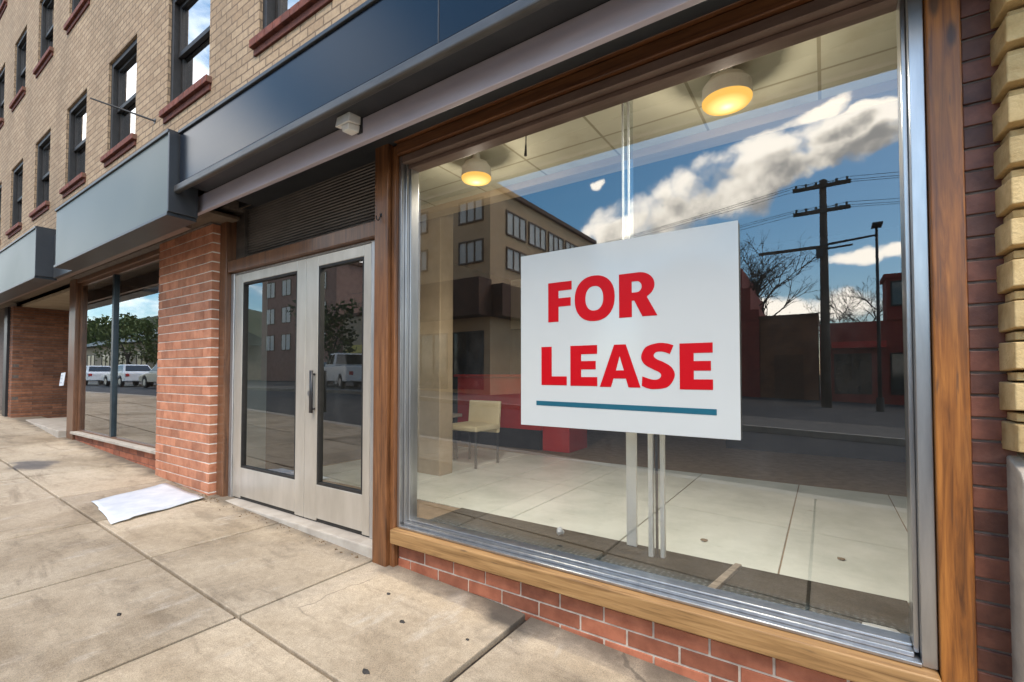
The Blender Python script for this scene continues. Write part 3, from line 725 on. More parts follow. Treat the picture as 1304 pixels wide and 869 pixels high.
MB().box(-9.5, -9.4, .145, 2.7, .0, 2.5).build('side_wall', BROWN_BAND, B)
st = MB(); st.prism([(-12.5, -.02), (-12.62, .12), (-12.55, .9), (-9.64, 1.6), (-9.64, -.16)], .18, .315, 'z')
st.build('doorstep', KERB, B, bevel=.012)

# ------------------------------------------------------------------ shop interiors (setting)
def S_(mb, name, mat, **k): return struct(mb.build(name, mat, **k))
ZF = .15
S_(MB().box(-4.66, 3.2, .10, 6.2, .0, ZF), 'shop_floor', BROWN_FLOOR)
tf = MB(); xs = [-4.6, -4.14, -3.2, -2.59, -1.85, -1.05, -.21, .43, 1.1, 1.9, 3.1]
for a, b in zip(xs, xs[1:]):
    tf.box(a + .004, b - .004, .575, 2.88, ZF - .02, ZF + .006)
S_(tf, 'tiled_floor', TILE, bevel=.002)
S_(MB().box(-4.78, 3.3, 1.12, 1.26, 2.745, 3.0), 'ceiling_beam', BEAM_PAINT)
S_(MB().box(-4.78, 3.3, .065, 1.118, 2.80, 2.86), 'shop_ceiling', CEIL)
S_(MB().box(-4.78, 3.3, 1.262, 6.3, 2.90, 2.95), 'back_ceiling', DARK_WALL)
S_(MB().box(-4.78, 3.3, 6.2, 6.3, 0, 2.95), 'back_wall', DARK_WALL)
S_(MB().box(-4.78, -3.5, 4.9, 5.0, 2.0, 2.9), 'added_warm_panel', CREAM)  # cream panel added to warm and brighten the office block's reflection
S_(MB().box(-4.78, -3.5, 4.88, 5.02, ZF, 1.998), 'added_dark_panel', DARK_WALL)  # dark lower half added so the reflection stays dark below the cream
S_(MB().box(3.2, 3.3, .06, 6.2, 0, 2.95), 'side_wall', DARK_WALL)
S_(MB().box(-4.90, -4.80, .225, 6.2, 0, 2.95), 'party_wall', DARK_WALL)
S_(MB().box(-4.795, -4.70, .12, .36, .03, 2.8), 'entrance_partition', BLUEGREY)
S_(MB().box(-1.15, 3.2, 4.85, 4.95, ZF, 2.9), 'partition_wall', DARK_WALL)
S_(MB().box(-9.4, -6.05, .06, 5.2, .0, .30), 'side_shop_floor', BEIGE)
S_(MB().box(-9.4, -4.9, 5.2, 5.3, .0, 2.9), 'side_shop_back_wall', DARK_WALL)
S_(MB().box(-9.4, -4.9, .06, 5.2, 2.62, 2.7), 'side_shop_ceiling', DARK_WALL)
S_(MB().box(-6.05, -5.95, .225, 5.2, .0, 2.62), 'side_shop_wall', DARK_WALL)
tag(MB().box(-3.60, -3.20, 1.3, 1.5, ZF, 2.9).build('pillar', BEIGE, loc=(-3.4, 1.4, ZF), bevel=.01), 'square beige pillar standing inside the main shop window, left end', 'pillar')
tag(MB().box(-2.29, .29, .075, .565, ZF + .001, ZF + .012).build('floor_mat', RIB, loc=(-1, 0, ZF)), 'dark ribbed mat strip along the inside of the display window', 'mat')

# ---- sign
SX, SY, SZ = -1.383, -.012, .895
sg = thing('lease_sign', 'white board with red FOR LEASE lettering fixed to the display window glass', 'sign', (SX + .57, SY, SZ))
MB().box(SX, SX + 1.09, SY, SY + .006, SZ, SZ + .925).build('board', BOARD, sg, bevel=.0015)
def fill(loops, y0, depth, name, mat, parent):
    bm = bmesh.new()
    off = parent.matrix_world.translation if False else parent.location
    for lp in loops:
        vsx = [bm.verts.new((SX + u * .958 - off.x, y0 - off.y, SZ + v * .958 - off.z)) for u, v in lp]
        for a, b in zip(vsx, vsx[1:] + vsx[:1]): bm.edges.new((a, b))
    bmesh.ops.triangle_fill(bm, use_beauty=True, edges=bm.edges[:])
    r = bmesh.ops.extrude_face_region(bm, geom=bm.faces[:])
    bmesh.ops.translate(bm, verts=[e for e in r['geom'] if isinstance(e, bmesh.types.BMVert)], vec=(0, -depth, 0))
    bmesh.ops.recalc_face_normals(bm, faces=bm.faces)
    me = bpy.data.meshes.new(name); bm.to_mesh(me); bm.free(); me.materials.append(mat)
    o = bpy.data.objects.new(name, me); COL.objects.link(o); o.parent = parent
    return o
def ell(cx, cz, rx, rz, n=40, p=2.25, a0=0, a1=2 * pi, end=False):
    o = []
    for i in range(n + (1 if end else 0)):
        t = a0 + (a1 - a0) * i / n; c, s = cos(t), sin(t)
        o.append((cx + rx * math.copysign(abs(c) ** (2 / p), c), cz + rz * math.copysign(abs(s) ** (2 / p), s)))
    return o
def crom(pts, corners, n=8):
    out = []; N = len(pts)
    for i in range(N):
        p0, p1, p2, p3 = pts[i - 1], pts[i], pts[(i + 1) % N], pts[(i + 2) % N]
        if i in corners: p0 = p1
        if (i + 1) % N in corners: p3 = p2
        straight = i in corners and (i + 1) % N in corners
        for k in range(1 if straight else n):
            t = k / n; o = []
            for d in (0, 1):
                a, b, c, e = p0[d], p1[d], p2[d], p3[d]
                o.append(.5 * (2 * b + (c - a) * t + (2 * a - 5 * b + 4 * c - e) * t * t + (3 * b - a - 3 * c + e) * t ** 3))
            out.append(tuple(o))
    return out
def Eshape(x0, x1, x2, z0, z1):
    h = z1 - z0
    return [(x0, z0), (x2, z0), (x2, z0 + .047), (x0 + .063, z0 + .047), (x0 + .063, z0 + .087), (x2 - .008, z0 + .087), (x2 - .008, z0 + .131), (x0 + .063, z0 + .131), (x0 + .063, z1 - .046), (x2, z1 - .046), (x2, z1), (x0, z1)]
rb = [(.591, .571), (.657, .571), (.657, .651), (.668, .651)]
letters = [
    [[(.181, .574), (.245, .574), (.245, .656), (.319, .656), (.319, .702), (.245, .702), (.245, .743), (.325, .743), (.325, .790), (.181, .790)]],
    [ell(.455, .683, .112, .119), ell(.455, .683, .050, .064)],
    [[(.590, .571), (.656, .571), (.656, .652), (.668, .652), (.709, .571), (.782, .571), (.733, .662)] + [(.690 + .079 * cos(t), .724 + .066 * sin(t)) for t in [R(-58 + 148 * i / 18) for i in range(19)]] + [(.590, .790)],
     [(.656, .692), (.656, .747), (.678, .747)] + [(.681 + .025 * cos(t), .7195 + .0275 * sin(t)) for t in [R(80 - 160 * i / 10) for i in range(11)]] + [(.678, .692)]],
    [[(.137, .228), (.294, .228), (.294, .276), (.202, .276), (.202, .439), (.137, .439)]],
    [Eshape(.316, 0, .470, .226, .439)],
    [[(.484, .223), (.545, .223), (.558, .266), (.623, .266), (.636, .222), (.697, .222), (.623, .437), (.562, .437)], [(.571, .307), (.591, .379), (.613, .307)]],
    [crom([(.856, .424), (.825, .434), (.782, .437), (.725, .420), (.701, .376), (.715, .338), (.755, .313), (.788, .297), (.797, .281), (.785, .265), (.755, .262), (.706, .277), (.703, .231), (.730, .220), (.765, .216), (.828, .228), (.860, .277), (.848, .318), (.812, .344), (.775, .361), (.762, .378), (.775, .394), (.805, .395), (.839, .383)], {0, 11, 12, 23})],
    [Eshape(.883, 0, 1.028, .217, .431)],
]
o = None
mbs = []
for k, lp in enumerate(letters):
    ob = fill(lp, SY - .0002, .0012, 'letter', RED_INK, sg); mbs.append(ob)
fill([[(.104, .115), (1.042, .104), (1.042, .131), (.104, .140)]], SY - .0002, .0012, 'underline', TEAL_INK, sg)
# ---- hangers and stand
hg = thing('sign_hanger', 'clear acrylic double rod hanging the white lease sign from the ceiling', 'hanger', (-.80, .1, 2.8))
MB().box(-.842, -.836, .10, .115, 1.80, 2.70).box(-.812, -.806, .10, .115, 1.80, 2.72).build('rod', WHITE, hg)
MB().box(-.836, -.812, .104, .108, 1.80, 2.68).box(-.806, -.785, .104, .108, 1.80, 2.62).build('acrylic_strip', CLEAR, hg)
MB().box(-.90, -.87, .09, .14, 2.60, 2.68).box(-.845, -.80, .09, .14, 2.64, 2.72).box(-.76, -.70, .10, .12, 2.68, 2.70).build('bracket', BLACK_METAL, hg, bevel=.003)
MB().box(-.885, -.70, .10, .13, 2.70, 2.80).build('ceiling_plate', ALU_BRUSH, hg)
ss = thing('sign_stand', 'white legs standing on the dark mat below the lease sign', 'stand', (-.8, .45, ZF + .012))
MB().box(-.985, -.925, .52, .545, ZF + .012, 1.15).build('leg', WHITE, ss, bevel=.003)
MB().box(-.823, -.797, .42, .45, ZF + .012, 1.15).build('leg', WHITE, ss, bevel=.003)
MB().box(-.763, -.740, .44, .47, ZF + .012, 1.15).build('leg', WHITE, ss, bevel=.003)
MB().box(-.786, -.774, .43, .45, ZF + .012, 1.15).build('leg', DARK_TRIM, ss, bevel=.003)
MB().box(-.995, -.735, .455, .515, 1.15, 1.19).build('crossbar', WHITE, ss, bevel=.003)

# ---- lamps
def lamp(x, y, label, s, name='ceiling_lamp'):
    t = thing(name, label, 'lamp', (x, y, 2.8), 'lit ceiling lamps in the shop window')
    MB().lathe([(.035 * s, 2.80), (.035 * s, 2.755), (.10 * s, 2.735), (.128 * s, 2.70), (.132 * s, 2.628)], x, y, 40).build('housing', WHITE, t, smooth_=False)
    d = MB().lathe([(.131 * s, 2.632), (.130 * s, 2.618), (.120 * s, 2.606), (.085 * s, 2.598), (.045 * s, 2.592), (.005, 2.591)], x, y, 40).build('diffuser', LAMP, t, loc=(0, 0, -.2), smooth_=True)
    for kind, en, dz in (('SPOT', 66, -.215), ('POINT', 5, -.30)):
        l = bpy.data.lights.new('lamp_light', kind); l.energy = en; l.color = (1, .90, .74); l.shadow_soft_size = .06 if kind == 'SPOT' else .03
        if kind == 'SPOT': l.spot_size = R(160); l.spot_blend = .6
        lo_ = bpy.data.objects.new('lamp_light', l); COL.objects.link(lo_); lo_.location = (0, 0, dz); lo_.parent = t
    return t
lamp(-.41, .50, 'large lit round ceiling lamp above the white lease sign, yellow glow', .94)
lamp(-2.12, .52, 'smaller lit ceiling lamp in the upper left corner of the shop window', .84)
cd = MB().tube((-1.62, .42, 2.80), (-1.622, .42, 2.70), .004, n=8).tube((-1.622, .42, 2.70), (-1.625, .42, 2.62), .005, .010, n=8).build('pull_cord', BLACK_METAL, loc=(-1.62, .42, 2.8))
tag(cd, 'short black pull cord hanging from the shop ceiling', 'cord')

# ---- furniture inside
ct = thing('counter', 'red shop counter with dark base behind the display window', 'counter', (-4.0, 3.4, ZF))
MB().box(-4.6, -3.15, 3.2, 3.8, .42, 1.13).build('front_panel', RED_LAM, ct, bevel=.006)
MB().box(-4.64, -3.11, 3.15, 3.85, 1.132, 1.17).build('counter_top', RED_LAM, ct, bevel=.006)
MB().box(-4.56, -3.19, 3.24, 3.78, ZF, .418).build('base', BLACK_METAL, ct)
MB().box(-3.148, -2.75, 3.25, 3.8, ZF + .001, 1.08).build('end_panel', RED_LAM, ct, bevel=.006)
ch = thing('chair', 'cream backed chair beside the grey table inside the shop', 'chair', (-3.3, 2.0, ZF))
MB().prism([(2.16, .50), (2.20, .50), (2.235, .86), (2.19, .86)], -3.55, -3.10).build('backrest', CREAM_FAB, ch, bevel=.012)
MB().box(-3.56, -3.09, 1.75, 2.2, .55, .61).build('seat', CREAM_FAB, ch, bevel=.015)
for (x, y) in ((-3.53, 1.78), (-3.12, 1.78), (-3.53, 2.18), (-3.12, 2.18)):
    MB().tube((x, y, ZF), (x, y, .55), .014, n=10).build('leg', BLACK_METAL, ch)
tb = thing('table', 'low grey laminate table at the left of the shop interior', 'table', (-4.05, 1.9, ZF))
MB().box(-4.5, -3.62, 1.5, 2.15, .66, .70).build('tabletop', GREY_LAM, tb, bevel=.006)
for (x, y) in ((-4.44, 1.56), (-3.68, 1.56), (-4.44, 2.09), (-3.68, 2.09)):
    MB().box(x - .02, x + .02, y - .02, y + .02, ZF, .659).build('leg', BLACK_METAL, tb)

# ---- bits on the mat
zm = ZF + .0125
stick = MB().hexa([(-.475, .150, zm), (-.435, .145, zm), (-.372, .545, zm), (-.405, .55, zm), (-.472, .152, zm + .018), (-.436, .147, zm + .018), (-.373, .543, zm + .018), (-.404, .548, zm + .018)]).build('wood_offcut', WOOD_GREY, loc=(-.43, .3, zm), bevel=.002)
tag(stick, 'weathered wooden offcut lying on the dark mat behind the glass', 'wood scrap')
def crumple(name, mat, x, y, z, r, label, cat, flat=1.):
    bm = bmesh.new(); bmesh.ops.create_icosphere(bm, subdivisions=2, radius=r)
    rn = random.Random(len(label))
    for v in bm.verts:
        v.co *= rn.uniform(.6, 1.15); v.co.z *= flat
    mnz = min(v.co.z for v in bm.verts)
    for v in bm.verts: v.co.z -= mnz
    me = bpy.data.meshes.new(name); bm.to_mesh(me); bm.free(); me.materials.append(mat)
    o = bpy.data.objects.new(name, me); COL.objects.link(o); o.location = (x, y, z); return tag(o, label, cat)
crumple('paper_ball', PAPER, -1.39, .45, zm, .026, 'small crumpled white paper scrap on the ribbed mat', 'litter')
crumple('plastic_bag', PAPER, .155, .125, zm, .075, 'flattened clear plastic bag in the bottom right window corner', 'litter', .28)
crumple('dark_rag', BLACK_METAL, .06, .13, zm, .05, 'small dark rag beside the plastic bag on the mat', 'litter', .25)
for k, (x, y) in enumerate([(-.62, .86), (.06, .98)]):
    o = crumple('dead_leaf', DEBRIS, x, y, ZF + .0065, .022, ['dried leaf on the pale tiles nearest the sign stand', 'dried leaf on the pale tiles toward the right window edge'][k], 'leaf', .3)
    o['group'] = 'dried leaves on the tile floor'

# ------------------------------------------------------------------ signs over the shops
def signbox(name, label, x0, x1, yf, z0, z1, pm, lip, seam=None):
    yb = -.001 if lip else yf + .20
    t = thing(name, label, 'sign', ((x0 + x1) / 2, yf, z0))
    MB().box(x0, x1, yf, yb, z0, z1).build('panel', pm, t, bevel=.004)
    MB().box(x0 - .012, x1 + .012, yf - .014, -.001, z1 + .001, z1 + .028).build('top_cap', DARK_TRIM, t, bevel=.004)
    if lip: MB().box(x0 - .03, x1, yf - .030, yf + .012, z0 - .080, z0 - .022).build('lip', LIP, t, bevel=.012, segs=3)
    else:
        MB().box(x0 - .012, x1 + .012, yf - .012, yb, z0 - .03, z0 - .001).build('bottom_trim', DARK_TRIM, t, bevel=.004)
        MB().box(x1, x1 + .03, yf - .010, yb, z0 - .001, z1 - .001).build('end_cap', DARK_TRIM, t, bevel=.004)
    if seam: MB().box(seam, seam + .004, yf - .003, yf + .01, z0, z1).build('seam', LIP, t)
    return t
signbox('fascia_sign', 'long blank navy sign panel above the entrance and main display window', -4.235, 2.2, -.605, 2.692, 3.085, NAVY, True, -1.452)
signbox('fascia_sign', 'blank pale grey-green sign box above the smaller shop window', -7.50, -4.29, -.66, 2.455, 3.09, GREYGREEN, False)
signbox('fascia_sign', 'blank grey sign box at the far end of the street front', -14.5, -8.42, -.66, 2.44, 3.06, GREYGREEN, False)
MB().box(-8.38, -7.52, -.50, -.46, 2.43, 3.0).build('fascia_gap', DARK_TRIM, B)

# security light
sc = thing('security_light', 'small white security light box on the mauve fascia board', 'light fitting', (-2.33, -.42, 2.62))
MB().hexa([(-2.44, -.535, 2.615), (-2.25, -.535, 2.615), (-2.25, -.43, 2.63), (-2.44, -.43, 2.63), (-2.43, -.525, 2.695), (-2.26, -.525, 2.695), (-2.25, -.43, 2.70), (-2.44, -.43, 2.70)]).build('housing', WHITE, sc, bevel=.008, segs=3)
MB().hexa([(-2.36, -.52, 2.565), (-2.28, -.52, 2.565), (-2.27, -.43, 2.575), (-2.37, -.43, 2.575), (-2.37, -.525, 2.613), (-2.27, -.525, 2.613), (-2.26, -.43, 2.627), (-2.38, -.43, 2.627)]).build('sensor', WHITE, sc, bevel=.006)
MB().box(-2.30, -2.24, -.43, -.42, 2.57, 2.70).build('bracket', BLACK_METAL, sc)
for ch_ in sc.children: ch_.location = (.07, 0, .0)
sc.scale = (.68, .8, .75)
# rod on the upper wall
rd = MB().tube((-6.62, .0, 4.21), (-6.92, -.52, 4.33), .012, .009, n=10).tube((-6.62, -.004, 4.21), (-6.62, .0, 4.21), .03, n=12).build('flag_rod', BLACK_METAL, loc=(-6.62, 0, 4.21))
tag(rd, 'thin black rod sticking out of the tan brick wall', 'rod')
# leaflet on the far post
lf = thing('notice', 'small pale notice hanging on the brown post at the alcove', 'notice', (-9.72, -.10, 1.0))
MB().hexa([(-9.80, -.125, .99), (-9.625, -.115, 1.0), (-9.625, -.111, 1.0), (-9.80, -.121, .99), (-9.79, -.105, 1.19), (-9.62, -.095, 1.20), (-9.62, -.091, 1.20), (-9.79, -.101, 1.19)]).build('sheet', PAPER, lf)
MB().box(-9.76, -9.67, -.1235, -.1205, 1.04, 1.045).box(-9.76, -9.67, -.119, -.116, 1.10, 1.105).box(-9.76, -9.69, -.115, -.112, 1.15, 1.155).build('print', TEAL_INK, lf)
# paper on the pavement
pp = MB(); nx, ny = 14, 10
c00, c10, c11, c01 = Vector((-4.50, -.905)), Vector((-4.70, -.185)), Vector((-5.50, -.215)), Vector((-5.30, -.83))
def ppt(i, j):
    u, v = i / nx, j / ny
    q = (c00 * (1 - u) + c10 * u) * (1 - v) + (c01 * (1 - u) + c11 * u) * v
    q += Vector((random.uniform(-.008, .008), random.uniform(-.008, .008))) * (1 if i in (0, nx) or j in (0, ny) else 0)
    zz = gz(q.x) + .012 + .005 * sin(u * 5 + v * 3) ** 2 + (.006 * (1 - v) * sin(u * 6) ** 2)
    return (q.x, q.y, zz)
G = [[ppt(i, j) for j in range(ny + 1)] for i in range(nx + 1)]
for i in range(nx):
    for j in range(ny): pp.quad([G[i][j], G[i + 1][j], G[i + 1][j + 1], G[i][j + 1]])
po_ = pp.build('paper_sheet', PAPER, loc=(-5, -.5, .05), smooth_=True)
bm = bmesh.new(); bm.from_mesh(po_.data); bmesh.ops.remove_doubles(bm, verts=bm.verts, dist=1e-5); bmesh.ops.recalc_face_normals(bm, faces=bm.faces)
bm.faces.ensure_lookup_table()
if bm.faces[0].normal.z < 0: bmesh.ops.reverse_faces(bm, faces=bm.faces[:])
bm.to_mesh(po_.data); bm.free()
sd = po_.modifiers.new('thick', 'SOLIDIFY'); sd.thickness = .004; sd.offset = 1
tag(po_, 'large white paper sheet lying flat on the pavement by the brick pier', 'paper')
# gum spots and litter on the pavement
for k, (x, y, r, lab) in enumerate([(-1.78, -.50, .022, 'dark gum spot on the slab in front of the shop window riser'), (-1.62, -.85, .026, 'dark gum spot near the diagonal slab corner'), (-1.95, -1.32, .024, 'dark gum spot on the near slab at the bottom'),
                                    (-2.95, -1.30, .018, 'dark gum spot on the large left slab'), (-1.42, -.42, .012, 'tiny dark gum spot close to the wide slab joint'), (-2.05, -.35, .016, 'dark gum spot near the foot of the wooden post')]):
    g = MB(); pts = [(x + r * random.uniform(.6, 1.1) * cos(2 * pi * i / 12), y + .6 * r * random.uniform(.6, 1.1) * sin(2 * pi * i / 12)) for i in range(12)]
    n = len(pts); b0 = gz(x) + .002
    g.v = [(a, b, b0 - .003 - .036 * (a - x)) for a, b in pts] + [(x + (a - x) * .8, y + (b - y) * .8, b0 + .0035 - .036 * (a - x)) for a, b in pts]
    g.f = [(i, (i + 1) % n, n + (i + 1) % n, n + i) for i in range(n)] + [tuple(range(n, 2 * n))]; g.m = [0] * (n + 1); g.t = [.5] * (n + 1)
    tag(g.build('gum_spot', GUM, loc=(x, y, b0)), lab, 'gum', 'dark gum spots on the pavement')
lt = MB()
for i in range(90):
    x = random.uniform(-4.9, -2.5); y = -.12 - abs(random.gauss(0, .05)); s = random.uniform(.004, .016)
    if random.random() < .3: x = random.gauss(-4.75, .08)
    a = random.uniform(0, pi); z = gz(x) + .002
    lt.hexa([(x + s * cos(a + t) * q, y + s * sin(a + t) * q * .5, z - .002) for t, q in ((0, 1), (1.6, .5), (3.1, 1), (4.7, .6))] + [(x + s * .8 * cos(a + t) * q, y + s * .8 * sin(a + t) * q * .5, z + .004) for t, q in ((0, 1), (1.6, .5), (3.1, 1), (4.7, .6))])
tag(lt.build('leaf_litter', DEBRIS), 'crumbs of grit and leaf litter along the door threshold', 'litter', kind='stuff')

# ------------------------------------------------------------------ across the street (seen in the glass)
def bwin(parent, x0, x1, z0, z1, y, face='y', mats=(BLIND, OFFICE_FRAME), n=3):
    """window group: frame mesh with its panes as a sub-part; face y looks toward +y at y, face x looks toward +x at x=y"""
    f, pn = MB(), MB(); t = .07
    def bx(mb, a, b, c, d, o0, o1):
        if face == 'y': mb.box(a, b, y + o0, y + o1, c, d)
        else: mb.box(y + o0, y + o1, a, b, c, d)
    bx(f, x0, x1, z0, z0 + t, -.05, .06); bx(f, x0, x1, z1 - t, z1, -.05, .06)
    for i in range(n + 1):
        a = x0 + (x1 - x0 - t) * i / n; bx(f, a, a + t, z0 + t, z1 - t, -.05, .06)
    bx(pn, x0 + t, x1 - t, z0 + t, z1 - t, -.04, .02)
    fo = f.build('window', mats[1], parent); pn.build('pane', mats[0], fo)
# tan corner block
T = thing('office_block', 'tan three storey office block across the street', 'building', (-15, -14, 0))
MB().box(-18.7, -12.06, -25, -14, -.2, 9.45).build('wall', TAN_STUCCO, T)
MB().box(-18.85, -11.9, -25.1, -13.85, 9.452, 9.65).build('roof', BROWN_BAND, T)
for z in (8.0, 6.15):
    bwin(T, -13.85, -12.42, z, z + 1.05, -14, n=3); bwin(T, -17.2, -15.8, z, z + 1.05, -14, n=3)
for z0, z1, ya in ((7.6, 8.75, -24.6), (6.0, 7.05, -24.6)):
    yy = -15.2
    while yy > -24.3:
        bwin(T, yy - 1.7, yy, z0, z1, -12.06, 'x', n=3); yy -= 1.95
MB().box(-18.8, -11.98, -14.0, -13.1, 3.7, 5.3).build('canopy', BROWN_BAND, T)
MB().box(-12.058, -11.4, -24.8, -14.0, 3.7, 5.1).build('canopy', BROWN_BAND, T)
for a, b in ((-18.4, -16.6), (-16.3, -14.5), (-14.2, -12.4)): bwin(T, a, b, .5, 3.1, -14, mats=(PANE_DK, DARK_FRAME), n=2)
# red low buildings behind the pole
r1 = thing('red_building', 'red brick building with a stepped gable across the lot', 'building', (-5.5, -27, 0))
MB().prism([(-9.5, -.3), (-2.9, -.3), (-2.9, 4.7), (-3.3, 4.7), (-3.3, 5.9), (-3.7, 5.9), (-3.7, 7.0), (-6.6, 8.2), (-9.5, 7.0)], -33, -26, 'y').build('wall', RED_WALL, r1)
bwin(r1, -8.6, -6.8, 1.2, 3.4, -26, mats=(PANE_DK, DARK_FRAME)); bwin(r1, -6.0, -4.2, 1.2, 3.4, -26, mats=(PANE_DK, DARK_FRAME))
r2 = thing('low_shed', 'low rust brown shed beside the red building', 'building', (-1.5, -27, 0))
MB().box(-2.88, -.25, -31, -26.1, -.3, 4.15).build('wall', RUST_WALL, r2)
MB().box(-2.95, -.2, -31.1, -26.0, 4.152, 4.3).build('roof', BROWN_BAND, r2)
MB().box(-2.2, -.9, -26.1, -26.04, -.2, 2.2).build('door', BROWN_BAND, r2)
r3 = thing('red_shop', 'long low red shop with a small tower at its end', 'building', (1, -27, 0))
MB().box(-.19, 9, -31, -26.2, -.3, 3.75).build('wall', RED_WALL, r3)
MB().box(.3, 2.4, -26.2, -25.4, 2.45, 2.75).build('canopy', RED_LAM, r3)
tw = MB().box(2.5, 3.9, -27.8, -26.1, 3.752, 5.75).box(2.4, 4.0, -27.9, -26.0, 5.752, 5.95).build('tower', RED_WALL, r3)
bwin(r3, 2.65, 3.7, 4.4, 5.6, -26.1, mats=(PANE_DK, DARK_FRAME), n=2)
for a in (.4, 2.6, 4.9, 6.9): bwin(r3, a, a + 1.5, .2, 2.2, -26.2, mats=(PANE_DK, DARK_FRAME), n=2)
# red brick block and beige shop further along
r4 = thing('apartment_block', 'faded brick apartment block with pale windows further up the street', 'building', (-46, -27, 0))
MB().box(-54, -40, -38, -26, .0, 12.4).build('wall', FADED_BRICK, r4)
MB().box(-54.2, -39.8, -38.2, -25.8, 12.402, 12.8).build('roof', BROWN_BAND, r4)
for z in (3.8, 6.8, 9.8):
    for a in (-53, -49.8, -46.6, -43.4): bwin(r4, a, a + 1.8, z, z + 1.8, -26, n=2)
r5 = thing('beige_shop', 'beige single storey shop with a yellow awning up the street', 'building', (-33, -27, 0))
MB().box(-39.6, -24, -36, -26.5, .0, 6.8).build('wall', BEIGE_WALL, r5)
MB().box(-39.8, -23.8, -36.2, -26.3, 6.802, 7.1).build('roof', BROWN_BAND, r5)
MB().prism([(-26.5, 3.3), (-26.5, 4.0), (-25.3, 3.2), (-25.3, 3.05)], -38, -25).build('awning', AWNING, r5)
for a in (-38, -34.5, -31, -27.5): bwin(r5, a, a + 2.8, .6, 2.9, -26.5, mats=(PANE_DK, DARK_FRAME), n=2)
r6 = thing('pale_house', 'pale low house with a grey roof at the far end of the street', 'building', (-70, -20, 0))
MB().box(-86, -60, -30, -18, .3, 4.8).build('wall', BEIGE_WALL, r6)
MB().prism([(-31, 4.802), (-17, 4.802), (-24, 7.6)], -87, -59).build('roof', GREYGREEN, r6)
for a in (-84, -78, -72, -66): bwin(r6, a, a + 3, 1.4, 3.8, -18, mats=(PANE_DK, DARK_FRAME), n=2)
# hill
hm = MB(); NX, NY = 26, 14
def hz(x, y):
    return max(-1., 1 + 26 * math.exp(-((x + 190) / 70) ** 2 - ((y + 75) / 36) ** 2) + 3 * sin(x * .09) * sin(y * .11) - 1)
H = [[(-330 + 300 * i / NX, -170 + 140 * j / NY) for j in range(NY + 1)] for i in range(NX + 1)]
for i in range(NX):
    for j in range(NY):
        hm.quad([(x, y, hz(x, y)) for x, y in (H[i][j], H[i + 1][j], H[i + 1][j + 1], H[i][j + 1])])
struct(hm.build('hill', HILL, smooth_=True))
# utility pole
up = thing('utility_pole', 'dark wooden utility pole with crossarms across the street', 'utility pole', (0, -20.6, -.15))
MB().tube((.05, -20.6, -.3), (.05, -20.6, 9.15), .19, .12, 14).build('pole', POLEWOOD, up, smooth_=True)
for z, a, b, y in ((8.86, -1.0, .98, -20.44), (7.84, -1.0, .95, -20.44)):
    c = MB().box(a, b, y - .06, y + .06, z - .07, z + .07).build('crossarm', POLEWOOD, up)
    ins = MB()
    for q in range(6):
        x = a + .12 + (b - a - .24) * q / 5; ins.tube((x, y, z + .07), (x, y, z + .2), .035, .05, 8)
    ins.build('insulator', DARK_TRIM, c)
MB().box(-2.3, .2, -20.45, -20.37, 6.30, 6.42).build('crossarm', POLEWOOD, up)
MB().tube((.0, -20.42, 6.42), (1.72, -20.42, 6.55), .05, .04, 8).tube((.0, -20.42, 6.25), (1.0, -20.42, 6.3), .04, n=8).build('brace', BLACK_METAL, up)
MB().box(-.22, .02, -20.46, -20.2, 5.9, 6.25).build('junction_box', DARK_TRIM, up)
lp = thing('street_lamp', 'thin dark street light column right of the utility pole', 'street lamp', (1.72, -20.1, -.2))
MB().tube((1.72, -20.1, -.3), (1.72, -20.1, 6.75), .07, .045, 10).build('pole', BLACK_METAL, lp, smooth_=True)
MB().box(1.56, 1.88, -20.2, -19.6, 6.75, 6.85).build('lamp_head', BLACK_METAL, lp, bevel=.02)
MB().tube((1.72, -20.1, -.25), (1.72, -20.1, .3), .13, .12, 10).build('base', BLACK_METAL, lp)
pl_ = MB()
N = 24; pts = [(-90 + 90 * i / N, -9.7, 8.2 - .0) for i in range(N + 1)]
for i in range(N):
    s0, s1 = ((i % 12) / 12 - .5), ((i % 12 + 1) / 12 - .5)
    pl_.tube((pts[i][0], pts[i][1], 7.6 + 2.2 * s0 * s0), (pts[i + 1][0], pts[i + 1][1], 7.6 + 2.2 * s1 * s1), .03, n=6)
tag(pl_.build('power_line', BLACK_METAL, loc=(-45, -9.7, 7.6)), 'black overhead cable strung along the far side of the street', 'cable')

wl = MB()
for (z, yy) in ((9.06, -20.44), (8.04, -20.44)):
    for xo in (-.85, -.2, .8):
        for sg_ in (-1, 1):
            for i in range(10):
                t0, t1 = i / 10, (i + 1) / 10
                zz = lambda t: z - 3.2 * t * (1 - t)
                wl.tube((xo + sg_ * 38 * t0, yy - 6 * t0, zz(t0)), (xo + sg_ * 38 * t1, yy - 6 * t1, zz(t1)), .010, n=4)
tag(wl.build('power_line', BLACK_METAL, loc=(0, -20.4, 8.5)), 'thin wires strung from the crossarms of the utility pole', 'cable')
